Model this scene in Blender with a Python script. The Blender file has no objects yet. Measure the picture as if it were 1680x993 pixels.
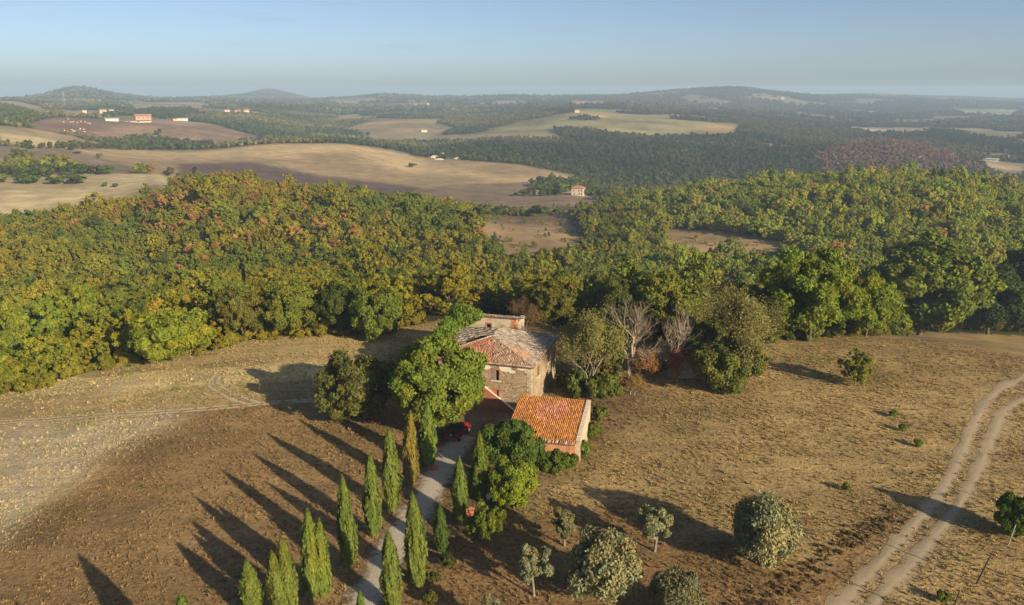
# Hill farm with a cypress drive, seen from the air
import bpy, bmesh, math, random
import numpy as np
from mathutils import Vector, Matrix
R_ = math.radians
SC = bpy.context.scene
COL = SC.collection

# ------------------------------------------------------------------ camera
F_PX, CXP, CYP, PITCH, CAM_H = 1293.0, 840.0, 496.5, R_(15.0), 45.7
cam_d = bpy.data.cameras.new('camera')
cam = bpy.data.objects.new('camera', cam_d); COL.objects.link(cam)
cam.location = (0, 0, CAM_H); cam.rotation_euler = (math.pi/2 - PITCH, 0, 0)
cam_d.sensor_fit = 'HORIZONTAL'; cam_d.sensor_width = 36.0
cam_d.lens = F_PX/1680*36.0
cam_d.clip_start = 0.5; cam_d.clip_end = 60000
SC.camera = cam

# ------------------------------------------------------------------ sky and sun
SUN_EL = R_(19.5)
TO_SUN = Vector((0.69*math.cos(SUN_EL), -0.724*math.cos(SUN_EL), math.sin(SUN_EL))).normalized()
world = bpy.data.worlds.new('World'); SC.world = world; world.use_nodes = True
wn, wl = world.node_tree.nodes, world.node_tree.links
for n in list(wn): wn.remove(n)
w_out = wn.new('ShaderNodeOutputWorld'); w_bg = wn.new('ShaderNodeBackground')
w_sky = wn.new('ShaderNodeTexSky'); w_sky.sky_type = 'NISHITA'; w_sky.sun_disc = False
w_sky.sun_elevation = SUN_EL
w_sky.sun_rotation = math.atan2(TO_SUN.x, TO_SUN.y)
w_sky.altitude = 300; w_sky.air_density = 0.56; w_sky.dust_density = 1.35; w_sky.ozone_density = 0.8
w_bg.inputs['Strength'].default_value = 0.06
# a few faint thin clouds, the same all round the sky
w_tc = wn.new('ShaderNodeTexCoord'); w_mp = wn.new('ShaderNodeMapping'); w_mp.inputs['Scale'].default_value = (5.0, 5.0, 42.0); w_mp.inputs['Location'].default_value = (2.3, .7, 1.1)
w_no = wn.new('ShaderNodeTexNoise'); w_no.inputs['Scale'].default_value = 1.6; w_no.inputs['Detail'].default_value = 6; w_no.inputs['Roughness'].default_value = .6
w_cr = wn.new('ShaderNodeValToRGB'); w_cr.color_ramp.elements[0].position = .58; w_cr.color_ramp.elements[1].position = .78; w_cr.color_ramp.elements[1].color = (.22, .22, .22, 1)
w_mx = wn.new('ShaderNodeMix'); w_mx.data_type = 'RGBA'; w_mx.inputs[7].default_value = (2.6, 2.9, 3.3, 1)
wl.new(w_tc.outputs['Generated'], w_mp.inputs['Vector']); wl.new(w_mp.outputs[0], w_no.inputs['Vector']); wl.new(w_no.outputs['Fac'], w_cr.inputs['Fac'])
wl.new(w_cr.outputs['Color'], w_mx.inputs[0]); wl.new(w_sky.outputs[0], w_mx.inputs[6]); wl.new(w_mx.outputs[2], w_bg.inputs['Color']); wl.new(w_bg.outputs[0], w_out.inputs['Surface'])
sun_d = bpy.data.lights.new('sun', 'SUN'); sun_d.energy = 3.85; sun_d.angle = R_(0.6); sun_d.color = (1.0, 0.83, 0.58)
sun = bpy.data.objects.new('sun', sun_d); COL.objects.link(sun)
sun.location = (60, -60, 120)
sun.rotation_euler = TO_SUN.to_track_quat('Z', 'Y').to_euler()
SC.view_settings.view_transform = 'Standard'; SC.view_settings.look = 'None'
SC.view_settings.gamma = 1.0; SC.view_settings.use_curve_mapping = False
SC.view_settings.exposure = 1.1
SC.render.engine = 'CYCLES'
SC.cycles.use_denoising = True
SC.cycles.max_bounces = 5; SC.cycles.diffuse_bounces = 3; SC.cycles.transmission_bounces = 3
SC.cycles.transparent_max_bounces = 6; SC.cycles.volume_bounces = 0

# ------------------------------------------------------------------ measuring helpers
cp_, sp_ = math.cos(PITCH), math.sin(PITCH)
def ray(px, py):
    px = np.asarray(px, float); py = np.asarray(py, float)
    dx = (px-CXP)/F_PX; s = (py-CYP)/F_PX
    return dx, cp_ - s*sp_, -(sp_ + s*cp_)
def project(x, y, z):
    dz = z-CAM_H
    f = y*cp_ - dz*sp_; u = y*sp_ + dz*cp_
    f = np.where(f < 0.1, 0.1, f)
    return CXP + F_PX*x/f, CYP - F_PX*u/f
def az_of(px, py):
    a, b, c = ray(px, py); return np.arctan2(a, b)
def z_at_range(px, py, R):
    a, b, c = ray(px, py); return CAM_H + c*np.asarray(R, float)/np.hypot(a, b)

def _pchip_slopes(x, y):
    h = np.diff(x, axis=-1); d = np.diff(y, axis=-1)/h
    m = np.zeros_like(y)
    w1 = 2*h[..., 1:]+h[..., :-1]; w2 = h[..., 1:]+2*h[..., :-1]
    same = d[..., 1:]*d[..., :-1] > 0
    with np.errstate(all='ignore'):
        hm = (w1+w2)/(w1/d[..., :-1]+w2/d[..., 1:])
    m[..., 1:-1] = np.where(same, hm, 0)
    m[..., 0] = d[..., 0]*0.5; m[..., -1] = 0
    return m
def pchip1(x, y, q):
    x = np.asarray(x, float); y = np.asarray(y, float); q = np.clip(q, x[0], x[-1])
    m = _pchip_slopes(x, y); i = np.clip(np.searchsorted(x, q)-1, 0, len(x)-2)
    h = x[i+1]-x[i]; t = (q-x[i])/h
    return (1+2*t)*(1-t)**2*y[i] + t*(1-t)**2*h*m[i] + t*t*(3-2*t)*y[i+1] + t*t*(t-1)*h*m[i+1]

# smooth value noise for relief and scatter density
_nrng = np.random.default_rng(5)
_NT = _nrng.random((256, 256))
def vnoise(x, y):
    xi = np.floor(x).astype(int); yi = np.floor(y).astype(int)
    fx = x-xi; fy = y-yi
    fx = fx*fx*(3-2*fx); fy = fy*fy*(3-2*fy)
    a = _NT[xi % 256, yi % 256]; b = _NT[(xi+1) % 256, yi % 256]
    c = _NT[xi % 256, (yi+1) % 256]; d = _NT[(xi+1) % 256, (yi+1) % 256]
    return (a*(1-fx)+b*fx)*(1-fy) + (c*(1-fx)+d*fx)*fy
def fbm(x, y, o=3):
    r = 0; a = 1; t = 0
    for k in range(o):
        r = r+a*vnoise(x*2**k+17*k, y*2**k+31*k); t += a; a *= .5
    return r/t

# ------------------------------------------------------------------ terrain survey: curves of (column, row, range) or (column, None, range, height)
def curve(pts, canopy=0.0):
    out = []
    for p in pts:
        if p[1] is None:
            out.append((float(az_of(p[0], 300)), p[2], p[3]))
        else:
            out.append((float(az_of(p[0], p[1])), p[2], float(z_at_range(p[0], p[1], p[2]))-canopy))
    return out
LAYERS = [
 curve([(-300,None,165,-6.5),(0,None,157,-4.2),(200,None,152,-2.2),(400,None,150,-.8),(700,None,152,0),(1000,None,150,-.3),(1300,None,146,.2),(1680,None,150,.5),(1900,None,150,.5)]),
 curve([(-300,None,380,-34),(0,None,380,-31),(200,None,370,-28),(340,None,345,-23),(600,None,330,-23),(750,None,325,-24),(830,None,320,-27),(1000,None,325,-30),(1150,None,320,-35),(1300,None,325,-36),(1680,None,340,-34),(1900,None,340,-34)]),
 curve([(-300,352,520),(0,357,500),(120,350,490),(200,338,485),(270,310,480),(340,285,480),(450,300,465),(600,319,450),(700,336,430),(760,353,410),(830,385,380),(900,385,395),(960,370,450),(1050,335,550),(1150,308,600),(1300,290,610),(1450,279,610),(1560,284,610),(1680,306,620),(1900,330,640)], 6),
 curve([(-300,None,700,-15),(0,None,700,-15),(250,None,690,-17),(330,None,660,-36),(450,None,660,-50),(600,None,660,-53),(750,None,650,-47),(900,None,640,-45),(1000,None,720,-48),(1100,None,800,-55),(1250,None,850,-62),(1680,None,900,-60),(1900,None,900,-60)]),
 curve([(-300,262,800),(0,262,800),(150,262,820),(300,277,850),(450,292,850),(600,300,850),(800,302,850),(940,304,870),(1000,None,950,-68),(1100,None,1000,-72),(1250,None,1050,-74),(1450,None,1100,-76),(1680,None,1150,-76),(1900,None,1150,-76)]),
 curve([(-300,212,1150),(0,212,1150),(100,226,1150),(200,243,1150),(330,246,1180),(450,238,1200),(560,237,1200),(640,248,1180),(700,262,1120),(760,262,1100),(850,270,1060),(940,292,1000),(1000,290,1090),(1100,262,1250),(1200,264,1300),(1350,256,1380),(1450,244,1500),(1560,266,1460),(1680,284,1450),(1900,290,1450)]),
 curve([(-300,195,1600),(0,194,1550),(230,200,1550),(330,210,1550),(440,226,1560),(560,232,1600),(700,238,1560),(800,228,1580),(900,224,1600),(1000,220,1600),(1100,224,1600),(1210,224,1650),(1350,229,1800),(1500,230,1900),(1680,243,1900),(1900,245,1900)]),
 curve([(-300,172,2300),(0,175,2300),(60,184,2250),(100,184,2250),(250,183,2300),(400,188,2200),(560,203,2200),(650,197,2200),(740,200,2200),(850,192,2200),(950,184,2100),(1010,188,2100),(1140,196,2100),(1250,203,2300),(1400,208,2500),(1680,218,2500),(1900,218,2500)]),
 curve([(-300,165,3500),(0,165,3500),(100,168,3500),(250,168,3500),(400,171,3500),(600,176,3500),(850,174,3500),(1000,170,3500),(1100,174,3500),(1250,178,3800),(1400,184,4000),(1550,188,4000),(1680,190,4000),(1900,190,4000)]),
 curve([(-300,162,5500),(0,166,5500),(60,157,5500),(130,144,5500),(200,156,5500),(280,162,5500),(380,160,5500),(480,164,5500),(560,161,5500),(640,155,5500),(720,159,5500),(850,157,5500),(1000,157,5500),(1080,150,5500),(1200,143,5500),(1260,149,5500),(1350,158,5500),(1500,165,5500),(1680,172,5500),(1900,172,5500)], 5),
 curve([(-300,168,8000),(0,166,8000),(300,163,8000),(370,156,8000),(405,152,8000),(440,145,8000),(480,153,8000),(520,161,8000),(900,161,8000),(1250,160,8000),(1340,156,8000),(1420,153,8000),(1500,156,8000),(1600,159,8000),(1680,161,8000),(1900,162,8000)]),
 curve([(-300,162,12000),(840,161,12000),(1900,161,12000)]),
]
RMAX = 12000.0
R_GRID = np.concatenate([np.linspace(2, 36, 18), np.arange(37.0, 175, 0.7), 175*np.exp(np.arange(0, math.log(RMAX/175), 0.0125)), [RMAX]])
A_FINE = np.linspace(R_(-44), R_(44), 620)
A_GRID = np.concatenate([np.radians(np.arange(-180, -44.5, 3.0)), A_FINE, np.radians(np.arange(45, 180.1, 3.0))])
def _layer_eval(L, az):
    a = np.array([p[0] for p in L]); r = np.array([p[1] for p in L]); z = np.array([p[2] for p in L])
    mr, mz = r.mean(), z.mean()
    a = np.concatenate([[-math.pi, -1.9], a, [1.9, math.pi]])
    r = np.concatenate([[mr, mr], r, [mr, mr]]); z = np.concatenate([[mz, mz], z, [mz, mz]])
    return pchip1(a, r, az), pchip1(a, z, az)
def build_table():
    nA, nR = len(A_GRID), len(R_GRID)
    rs, zs = [], []
    for fr in (0.0, 0.35, 0.72, 0.9):
        rs.append(None); zs.append(None)
    ev = [_layer_eval(L, A_GRID) for L in LAYERS]
    r1, z1 = ev[0]
    nodesR = [np.full(nA, 1.5), r1*0.45, r1*0.8] + [e[0] for e in ev]
    nodesZ = [np.zeros(nA), z1*0.12, z1*0.55] + [e[1] for e in ev]
    X = np.log(np.stack(nodesR, 1)); Y = np.stack(nodesZ, 1)
    M = _pchip_slopes(X, Y)
    lr = np.log(R_GRID)
    T = np.zeros((nA, nR))
    for i in range(nA):
        x, y, m = X[i], Y[i], M[i]
        q = np.clip(lr, x[0], x[-1]); k = np.clip(np.searchsorted(x, q)-1, 0, len(x)-2)
        h = x[k+1]-x[k]; t = (q-x[k])/h
        T[i] = (1+2*t)*(1-t)**2*y[k]+t*(1-t)**2*h*m[k]+t*t*(3-2*t)*y[k+1]+t*t*(t-1)*h*m[k+1]
    AA, RR = np.meshgrid(A_GRID, R_GRID, indexing='ij')
    xx, yy = RR*np.sin(AA), RR*np.cos(AA)
    # natural relief, growing with distance from the farm
    amp = np.interp(RR, [0, 60, 150, 400, 700, 1000, 2000, 5000, 12000], [.10, .22, .35, 1.6, 3.0, 7.0, 11, 14, 8])
    wl_ = np.interp(RR, [0, 150, 400, 1000, 3000, 12000], [1, 1, 0, 0, 0, 0])
    n_near = fbm(xx/9+3, yy/9+8, 3)-.5
    k_ = np.clip((RR-600)/500, 0, 1)
    n_far = (1-k_)*(fbm(xx/130+40, yy/130+11, 4)-.5) + k_*(fbm(xx/330+4, yy/330+21, 4)-.5)
    T += amp*(wl_*n_near + (1-wl_)*n_far)*1.3
    return T
ZT = build_table()
def height(x, y):
    x = np.asarray(x, float); y = np.asarray(y, float)
    r = np.clip(np.hypot(x, y), R_GRID[0], R_GRID[-1]-1e-3); a = np.clip(np.arctan2(x, y), A_GRID[0], A_GRID[-1]-1e-6)
    i = np.clip(np.searchsorted(A_GRID, a)-1, 0, len(A_GRID)-2); j = np.clip(np.searchsorted(R_GRID, r)-1, 0, len(R_GRID)-2)
    ta = (a-A_GRID[i])/(A_GRID[i+1]-A_GRID[i]); tr = (r-R_GRID[j])/(R_GRID[j+1]-R_GRID[j])
    return (ZT[i, j]*(1-ta)+ZT[i+1, j]*ta)*(1-tr) + (ZT[i, j+1]*(1-ta)+ZT[i+1, j+1]*ta)*tr
def hz(x, y): return float(height(x, y))
def ground(px, py, rmin=3.0, rmax=11900.0):
    """the first point where the line of sight through a survey mark meets the ground"""
    a, b, c = [float(v) for v in ray(px, py)]
    h = math.hypot(a, b)
    rr = np.concatenate([np.arange(rmin, 260, .5), 260*np.exp(np.arange(0, math.log(rmax/260), .002))]) if rmin < 260 else rmin*np.exp(np.arange(0, math.log(rmax/rmin), .002))
    x, y = rr*a/h, rr*b/h; z = CAM_H + c/h*rr
    d = z-height(x, y); k = np.argmax(d < 0)
    if not (d < 0).any(): k = len(rr)-1
    if k > 0:
        t = d[k-1]/(d[k-1]-d[k]+1e-9); r = rr[k-1]+(rr[k]-rr[k-1])*t
    else: r = rr[0]
    return Vector((r*a/h, r*b/h, hz(r*a/h, r*b/h)))
def measure(bpx, bpy, tpy, wpx, rmin=3.0):
    """foot point, height and width (metres) of something whose foot, top row and width were read off"""
    p = ground(bpx, bpy, rmin); R = math.hypot(p.x, p.y)
    top = float(z_at_range(bpx, tpy, R))
    d = math.sqrt(R*R+(CAM_H-p.z)**2)
    return p, top-p.z, wpx*d/F_PX

# ------------------------------------------------------------------ naming helpers
def tag(o, label=None, cat=None, group=None, kind=None):
    if label: o['label'] = label
    if cat: o['category'] = cat
    if group: o['group'] = group
    if kind: o['kind'] = kind
    return o
def link(o, parent=None):
    COL.objects.link(o)
    if parent is not None: o.parent = parent
    return o
def empty(name, loc, rz=0.0, scale=None):
    o = bpy.data.objects.new(name, None); o.empty_display_size = .3
    o.location = loc; o.rotation_euler = (0, 0, rz)
    if scale is not None: o.scale = scale
    return link(o)
def mesh_obj(name, me, parent=None, mat=None):
    if mat is not None and not me.materials: me.materials.append(mat)
    return link(bpy.data.objects.new(name, me), parent)
def np_mesh(name, V, Fc, mat=None, smooth=False):
    """V (n,3), Fc (m,k) index array"""
    me = bpy.data.meshes.new(name)
    V = np.asarray(V, np.float32); Fc = np.asarray(Fc, np.int32); m, k = Fc.shape
    me.vertices.add(len(V)); me.vertices.foreach_set('co', V.ravel())
    me.loops.add(m*k); me.loops.foreach_set('vertex_index', Fc.ravel())
    me.polygons.add(m); me.polygons.foreach_set('loop_start', np.arange(0, m*k, k, dtype=np.int32))
    if smooth: me.polygons.foreach_set('use_smooth', np.ones(m, bool))
    me.update(calc_edges=True)
    if mat is not None: me.materials.append(mat)
    return me
def f_attr(me, name, vals, domain='FACE'):
    a = me.attributes.new(name, 'FLOAT', domain); a.data.foreach_set('value', np.asarray(vals, np.float32).ravel())
def c_attr(me, name, vals, domain='POINT'):
    v = np.asarray(vals, np.float32)
    if v.shape[1] == 3: v = np.concatenate([v, np.ones((len(v), 1), np.float32)], 1)
    a = me.attributes.new(name, 'FLOAT_COLOR', domain); a.data.foreach_set('color', v.ravel())

class MB:
    """collects boxes, prisms and tubes for one mesh"""
    def __init__(s): s.v = []; s.f = []
    def quad(s, *p):
        n = len(s.v); s.v += [tuple(q) for q in p]; s.f.append(tuple(range(n, n+len(p))))
    def box(s, x0, x1, y0, y1, z0, z1, taper=0.0, M=None):
        n = len(s.v); t = taper
        P = [(x0,y0,z0),(x1,y0,z0),(x1,y1,z0),(x0,y1,z0),(x0+t,y0+t,z1),(x1-t,y0+t,z1),(x1-t,y1-t,z1),(x0+t,y1-t,z1)]
        if M is not None: P = [tuple(M @ Vector(p)) for p in P]
        s.v += P
        for f in ((3,2,1,0),(4,5,6,7),(0,1,5,4),(1,2,6,5),(2,3,7,6),(3,0,4,7)): s.f.append(tuple(n+i for i in f))
        return s
    def prism(s, pts, d):
        """extrude polygon pts along vector d"""
        n = len(s.v); k = len(pts); d = Vector(d)
        s.v += [tuple(p) for p in pts]+[tuple(Vector(p)+d) for p in pts]
        s.f.append(tuple(range(n+k-1, n-1, -1))); s.f.append(tuple(range(n+k, n+2*k)))
        for i in range(k):
            j = (i+1) % k; s.f.append((n+i, n+j, n+k+j, n+k+i))
        return s
    def tube(s, pts, rad, seg=6, cap=True):
        n0 = len(s.v); pts = [Vector(p) for p in pts]
        ref = Vector((0.31, 0.77, 0.2))
        for i, p in enumerate(pts):
            d = (pts[min(i+1, len(pts)-1)]-pts[max(i-1, 0)]); d.normalize()
            a = d.cross(ref)
            if a.length < 1e-3: a = d.cross(Vector((1, 0, 0)))
            a.normalize(); b = d.cross(a)
            r = rad[i] if hasattr(rad, '__len__') else rad
            for k in range(seg):
                t = 2*math.pi*k/seg; s.v.append(tuple(p+a*(r*math.cos(t))+b*(r*math.sin(t))))
        for i in range(len(pts)-1):
            for k in range(seg):
                a0 = n0+i*seg+k; a1 = n0+i*seg+(k+1) % seg
                s.f.append((a0, a1, a1+seg, a0+seg))
        if cap:
            s.f.append(tuple(n0+k for k in range(seg-1, -1, -1))); e = n0+(len(pts)-1)*seg; s.f.append(tuple(e+k for k in range(seg)))
        return s
    def cyl(s, c, axis, r, h, seg=16):
        axis = Vector(axis).normalized(); c = Vector(c)
        return s.tube([c-axis*h/2, c+axis*h/2], [r, r], seg)
    def mesh(s, name, mat=None, smooth=False, bevel=0.0):
        me = bpy.data.meshes.new(name); me.from_pydata(s.v, [], s.f)
        bm = bmesh.new(); bm.from_mesh(me)
        bmesh.ops.recalc_face_normals(bm, faces=bm.faces[:])
        if bevel > 0:
            bmesh.ops.bevel(bm, geom=[e for e in bm.edges if len(e.link_faces) == 2 and e.calc_face_angle(0) > .6], offset=bevel, segments=2, affect='EDGES', clamp_overlap=True)
        bm.to_mesh(me); bm.free()
        if smooth: me.polygons.foreach_set('use_smooth', [True]*len(me.polygons))
        if mat is not None: me.materials.append(mat)
        return me
    def build(s, name, mat, parent=None, smooth=False, bevel=0.0):
        return mesh_obj(name, s.mesh(name, mat, smooth, bevel), parent)

# ------------------------------------------------------------------ materials
class NT:
    def __init__(s, name):
        s.m = bpy.data.materials.new(name); s.m.use_nodes = True; s.t = s.m.node_tree; s.n = s.t.nodes; s.l = s.t.links
        s.bsdf = s.n['Principled BSDF']; s.out = s.n['Material Output']
    def node(s, typ, **kw):
        n = s.n.new(typ)
        for k, v in kw.items():
            if k.startswith('i_'):
                key = k[2:].replace('_', ' '); n.inputs[key].default_value = v
            else: setattr(n, k, v)
        return n
    def link(s, a, b): s.l.new(a, b)
    def coord(s): return s.node('ShaderNodeTexCoord').outputs['Object']
    def noise(s, vec, scale, detail=4, rough=.55, dist=0.0):
        n = s.node('ShaderNodeTexNoise'); n.inputs['Scale'].default_value = scale; n.inputs['Detail'].default_value = detail
        n.inputs['Roughness'].default_value = rough; n.inputs['Distortion'].default_value = dist; s.link(vec, n.inputs['Vector']); return n.outputs['Fac']
    def ramp(s, fac, stops, interp='LINEAR'):
        r = s.node('ShaderNodeValToRGB'); e = r.color_ramp.elements; r.color_ramp.interpolation = interp
        while len(e) < len(stops): e.new(.5)
        for k, (p, c) in enumerate(stops):
            e[k].position = p; e[k].color = (c if len(c) == 4 else (*c, 1)) if hasattr(c, '__len__') else (c, c, c, 1)
        s.link(fac, r.inputs['Fac']); return r.outputs['Color']
    def mix(s, a, b, fac, mode='MIX'):
        m = s.node('ShaderNodeMix', data_type='RGBA', blend_type=mode)
        for k, v in ((0, fac), (6, a), (7, b)):
            sock = m.inputs[k]
            if isinstance(v, (int, float)): sock.default_value = v if k == 0 else (v, v, v, 1)
            elif isinstance(v, tuple): sock.default_value = (*v, 1) if len(v) == 3 else v
            else: s.link(v, sock)
        return m.outputs[2]
    def math(s, op, a, b=0.0, clamp=False):
        m = s.node('ShaderNodeMath', operation=op); m.use_clamp = clamp
        for k, v in enumerate((a, b)):
            if isinstance(v, (int, float)): m.inputs[k].default_value = v
            else: s.link(v, m.inputs[k])
        return m.outputs[0]
    def bump(s, h, strength=.4, dist=.05):
        b = s.node('ShaderNodeBump'); b.inputs['Strength'].default_value = strength; b.inputs['Distance'].default_value = dist
        s.link(h, b.inputs['Height']); s.link(b.outputs['Normal'], s.bsdf.inputs['Normal']); return b
    def color(s, c):
        if isinstance(c, tuple): s.bsdf.inputs['Base Color'].default_value = (*c, 1)
        else: s.link(c, s.bsdf.inputs['Base Color'])
    def rough(s, r, spec=.3):
        s.bsdf.inputs['Roughness'].default_value = r; s.bsdf.inputs['Specular IOR Level'].default_value = spec

def plain(name, c, rough=.7, spec=.3, metal=0.0, vary=.25, scale=6.0, bump=0.0):
    t = NT(name); co = t.coord(); n = t.noise(co, scale, 5)
    t.color(t.mix(tuple(x*(1-vary) for x in c), tuple(min(1, x*(1+vary)) for x in c), n))
    t.rough(rough, spec); t.bsdf.inputs['Metallic'].default_value = metal
    if bump: t.bump(n, bump, .05)
    return t.m

def m_foliage(name, trans=.36, sheen=.25):
    t = NT(name)
    ti = t.node('ShaderNodeAttribute', attribute_type='INSTANCER', attribute_name='tint').outputs['Color']
    lv = t.node('ShaderNodeAttribute', attribute_type='GEOMETRY', attribute_name='lv').outputs['Fac']
    yl = t.node('ShaderNodeAttribute', attribute_type='GEOMETRY', attribute_name='ly').outputs['Fac']
    warm = t.mix(ti, (1.55, 1.05, .55), 1.0, 'MULTIPLY')
    c = t.mix(ti, warm, yl)
    c = t.mix(c, t.math('MULTIPLY', lv, 1.0), 1.0, 'MULTIPLY')
    t.color(c); t.rough(.7, sheen*.6)
    tr = t.node('ShaderNodeBsdfTranslucent'); 
    t.link(t.mix(c, (1.35, 1.2, .5), 1.0, 'MULTIPLY'), tr.inputs['Color'])
    mx = t.node('ShaderNodeMixShader'); mx.inputs[0].default_value = trans
    t.link(t.bsdf.outputs[0], mx.inputs[1]); t.link(tr.outputs[0], mx.inputs[2]); t.link(mx.outputs[0], t.out.inputs['Surface'])
    return t.m

def m_bark(name, a, b):
    t = NT(name); co = t.coord(); n = t.noise(co, 5, 6, .65)
    t.color(t.ramp(n, [(.3, a), (.7, b)])); t.rough(.9, .1); t.bump(n, .6, .04); return t.m

def m_ground():
    t = NT('ground_cover'); co = t.coord()
    at = t.node('ShaderNodeAttribute', attribute_type='GEOMETRY', attribute_name='cover').outputs['Color']
    nr = t.node('ShaderNodeAttribute', attribute_type='GEOMETRY', attribute_name='near').outputs['Fac']
    wd = t.node('ShaderNodeAttribute', attribute_type='GEOMETRY', attribute_name='wood').outputs['Fac']
    big = t.noise(co, .010, 6, .6, .6)
    mid = t.noise(co, .07, 8, .68, .3)
    fine = t.noise(co, 2.1, 5, .72)
    clump = t.noise(co, 2.6, 3, .6, .4)
    # ploughed and mown streaks
    mp = t.node('ShaderNodeMapping'); mp.inputs['Scale'].default_value = (.035, .35, .1); mp.inputs['Rotation'].default_value = (0, 0, .45)
    t.link(co, mp.inputs['Vector'])
    strk = t.noise(mp.outputs[0], 1.0, 5, .6, .5)
    c = t.mix(at, t.ramp(big, [(.28, .80), (.72, 1.20)]), 1.0, 'MULTIPLY')
    c = t.mix(c, t.ramp(mid, [(.30, (.66, .68, .68)), (.70, (1.32, 1.30, 1.26))]), 1.0, 'MULTIPLY')
    c = t.mix(c, t.ramp(strk, [(.32, (.84, .84, .85)), (.68, (1.16, 1.15, 1.12))]), 1.0, 'MULTIPLY')
    nearc = t.mix(c, t.ramp(fine, [(.34, (.54, .52, .50)), (.46, (.93, .92, .90)), (.70, (1.28, 1.28, 1.25))]), 1.0, 'MULTIPLY')
    ml = t.node('ShaderNodeMapping'); ml.inputs['Scale'].default_value = (.12, 1.5, .3); ml.inputs['Rotation'].default_value = (0, 0, -.62)
    t.link(co, ml.inputs['Vector'])
    mow = t.noise(ml.outputs[0], 1.0, 4, .6, .35)
    nearc = t.mix(nearc, t.ramp(mow, [(.34, (.90, .89, .88)), (.66, (1.10, 1.10, 1.09))]), 1.0, 'MULTIPLY')
    c = t.mix(c, nearc, nr)
    # thin green regrowth between the dry stems
    g = t.ramp(t.noise(co, .06, 5, .65, .8), [(.56, 0.0), (.70, 1.0)])
    c = t.mix(c, t.mix(c, (.62, .80, .42), 1.0, 'MULTIPLY'), t.math('MULTIPLY', t.math('MULTIPLY', g, .55), nr))
    # tree crowns too far to stand as trees
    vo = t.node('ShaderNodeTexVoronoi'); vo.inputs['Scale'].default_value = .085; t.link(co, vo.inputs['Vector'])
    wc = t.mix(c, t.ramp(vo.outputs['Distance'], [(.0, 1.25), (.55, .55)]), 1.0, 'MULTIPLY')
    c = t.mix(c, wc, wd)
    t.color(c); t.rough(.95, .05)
    h = t.math('ADD', t.math('MULTIPLY', fine, .5), t.math('MULTIPLY', clump, .5))
    b1 = t.node('ShaderNodeBump'); b1.inputs['Distance'].default_value = .3
    t.link(t.math('MULTIPLY', nr, .75), b1.inputs['Strength']); t.link(h, b1.inputs['Height'])
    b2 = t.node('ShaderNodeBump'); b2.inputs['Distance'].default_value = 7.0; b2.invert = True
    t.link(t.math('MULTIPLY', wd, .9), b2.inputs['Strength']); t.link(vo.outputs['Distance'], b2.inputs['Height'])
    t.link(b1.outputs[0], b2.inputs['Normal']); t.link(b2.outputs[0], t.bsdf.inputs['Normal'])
    return t.m

def m_track(name, a, b, edge):
    """worn earth or gravel; attribute 'edge' 0 centre .. 1 rim lets the rim break up into the verge colour"""
    t = NT(name); co = t.coord()
    e = t.node('ShaderNodeAttribute', attribute_type='GEOMETRY', attribute_name='edge').outputs['Fac']
    n = t.noise(co, 1.3, 6, .7, .3); f = t.noise(co, 9, 4, .7)
    c = t.mix(a, b, t.ramp(n, [(.3, 0.0), (.7, 1.0)]))
    c = t.mix(c, t.ramp(f, [(.3, .75), (.7, 1.2)]), 1.0, 'MULTIPLY')
    k = t.ramp(t.math('ADD', e, t.math('MULTIPLY', t.math('SUBTRACT', n, .5), 2.2)), [(.40, 0.0), (.80, 1.0)])
    vc = t.mix(edge, t.ramp(f, [(.3, .6), (.7, 1.35)]), 1.0, 'MULTIPLY')
    t.color(t.mix(c, vc, k)); t.rough(.95, .08); t.bump(f, .5, .08)
    return t.m

def m_stone(name, cols, scale=2.6, mortar=(.42, .36, .27), plaster=None, pz=(.35, .6)):
    """rubble masonry: rounded stones of mixed colour in pale joints, patches of old plaster"""
    t = NT(name); co = t.coord()
    mp = t.node('ShaderNodeMapping'); mp.inputs['Scale'].default_value = (1, 1, 1.7); t.link(co, mp.inputs['Vector'])
    w = t.noise(co, 1.1, 3)
    v1 = t.node('ShaderNodeTexVoronoi'); v1.inputs['Scale'].default_value = scale; t.link(mp.outputs[0], v1.inputs['Vector'])
    v2 = t.node('ShaderNodeTexVoronoi', feature='DISTANCE_TO_EDGE'); v2.inputs['Scale'].default_value = scale; t.link(mp.outputs[0], v2.inputs['Vector'])
    sep = t.node('ShaderNodeSeparateColor'); t.link(v1.outputs['Color'], sep.inputs[0])
    st = t.ramp(sep.outputs[0], [(k/(len(cols)-1), c) for k, c in enumerate(cols)])
    st = t.mix(st, t.ramp(t.noise(co, .45, 4), [(.3, .72), (.7, 1.25)]), 1.0, 'MULTIPLY')
    j = t.ramp(v2.outputs['Distance'], [(.02, 0.0), (.09, 1.0)])
    c = t.mix(mortar, st, j)
    if plaster:
        pn = t.ramp(t.noise(co, .55, 6, .65, .4), [(pz[0], 0.0), (pz[1], 1.0)])
        c = t.mix(c, plaster, pn)
    c = t.mix(c, t.ramp(t.noise(co, 7, 4, .7), [(.3, .8), (.7, 1.2)]), 1.0, 'MULTIPLY')
    t.color(c); t.rough(.92, .1); t.bump(j, .8, .06)
    return t.m

def m_tiles(name):
    t = NT(name); co = t.coord()
    at = t.node('ShaderNodeAttribute', attribute_type='GEOMETRY', attribute_name='tc').outputs['Color']
    c = t.mix(at, t.ramp(t.noise(co, 5, 5, .7), [(.3, .68), (.7, 1.3)]), 1.0, 'MULTIPLY')
    c = t.mix(c, t.ramp(t.noise(co, .7, 4, .6), [(.3, .78), (.7, 1.22)]), 1.0, 'MULTIPLY')
    t.color(c); t.rough(.9, .12); return t.m

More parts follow.
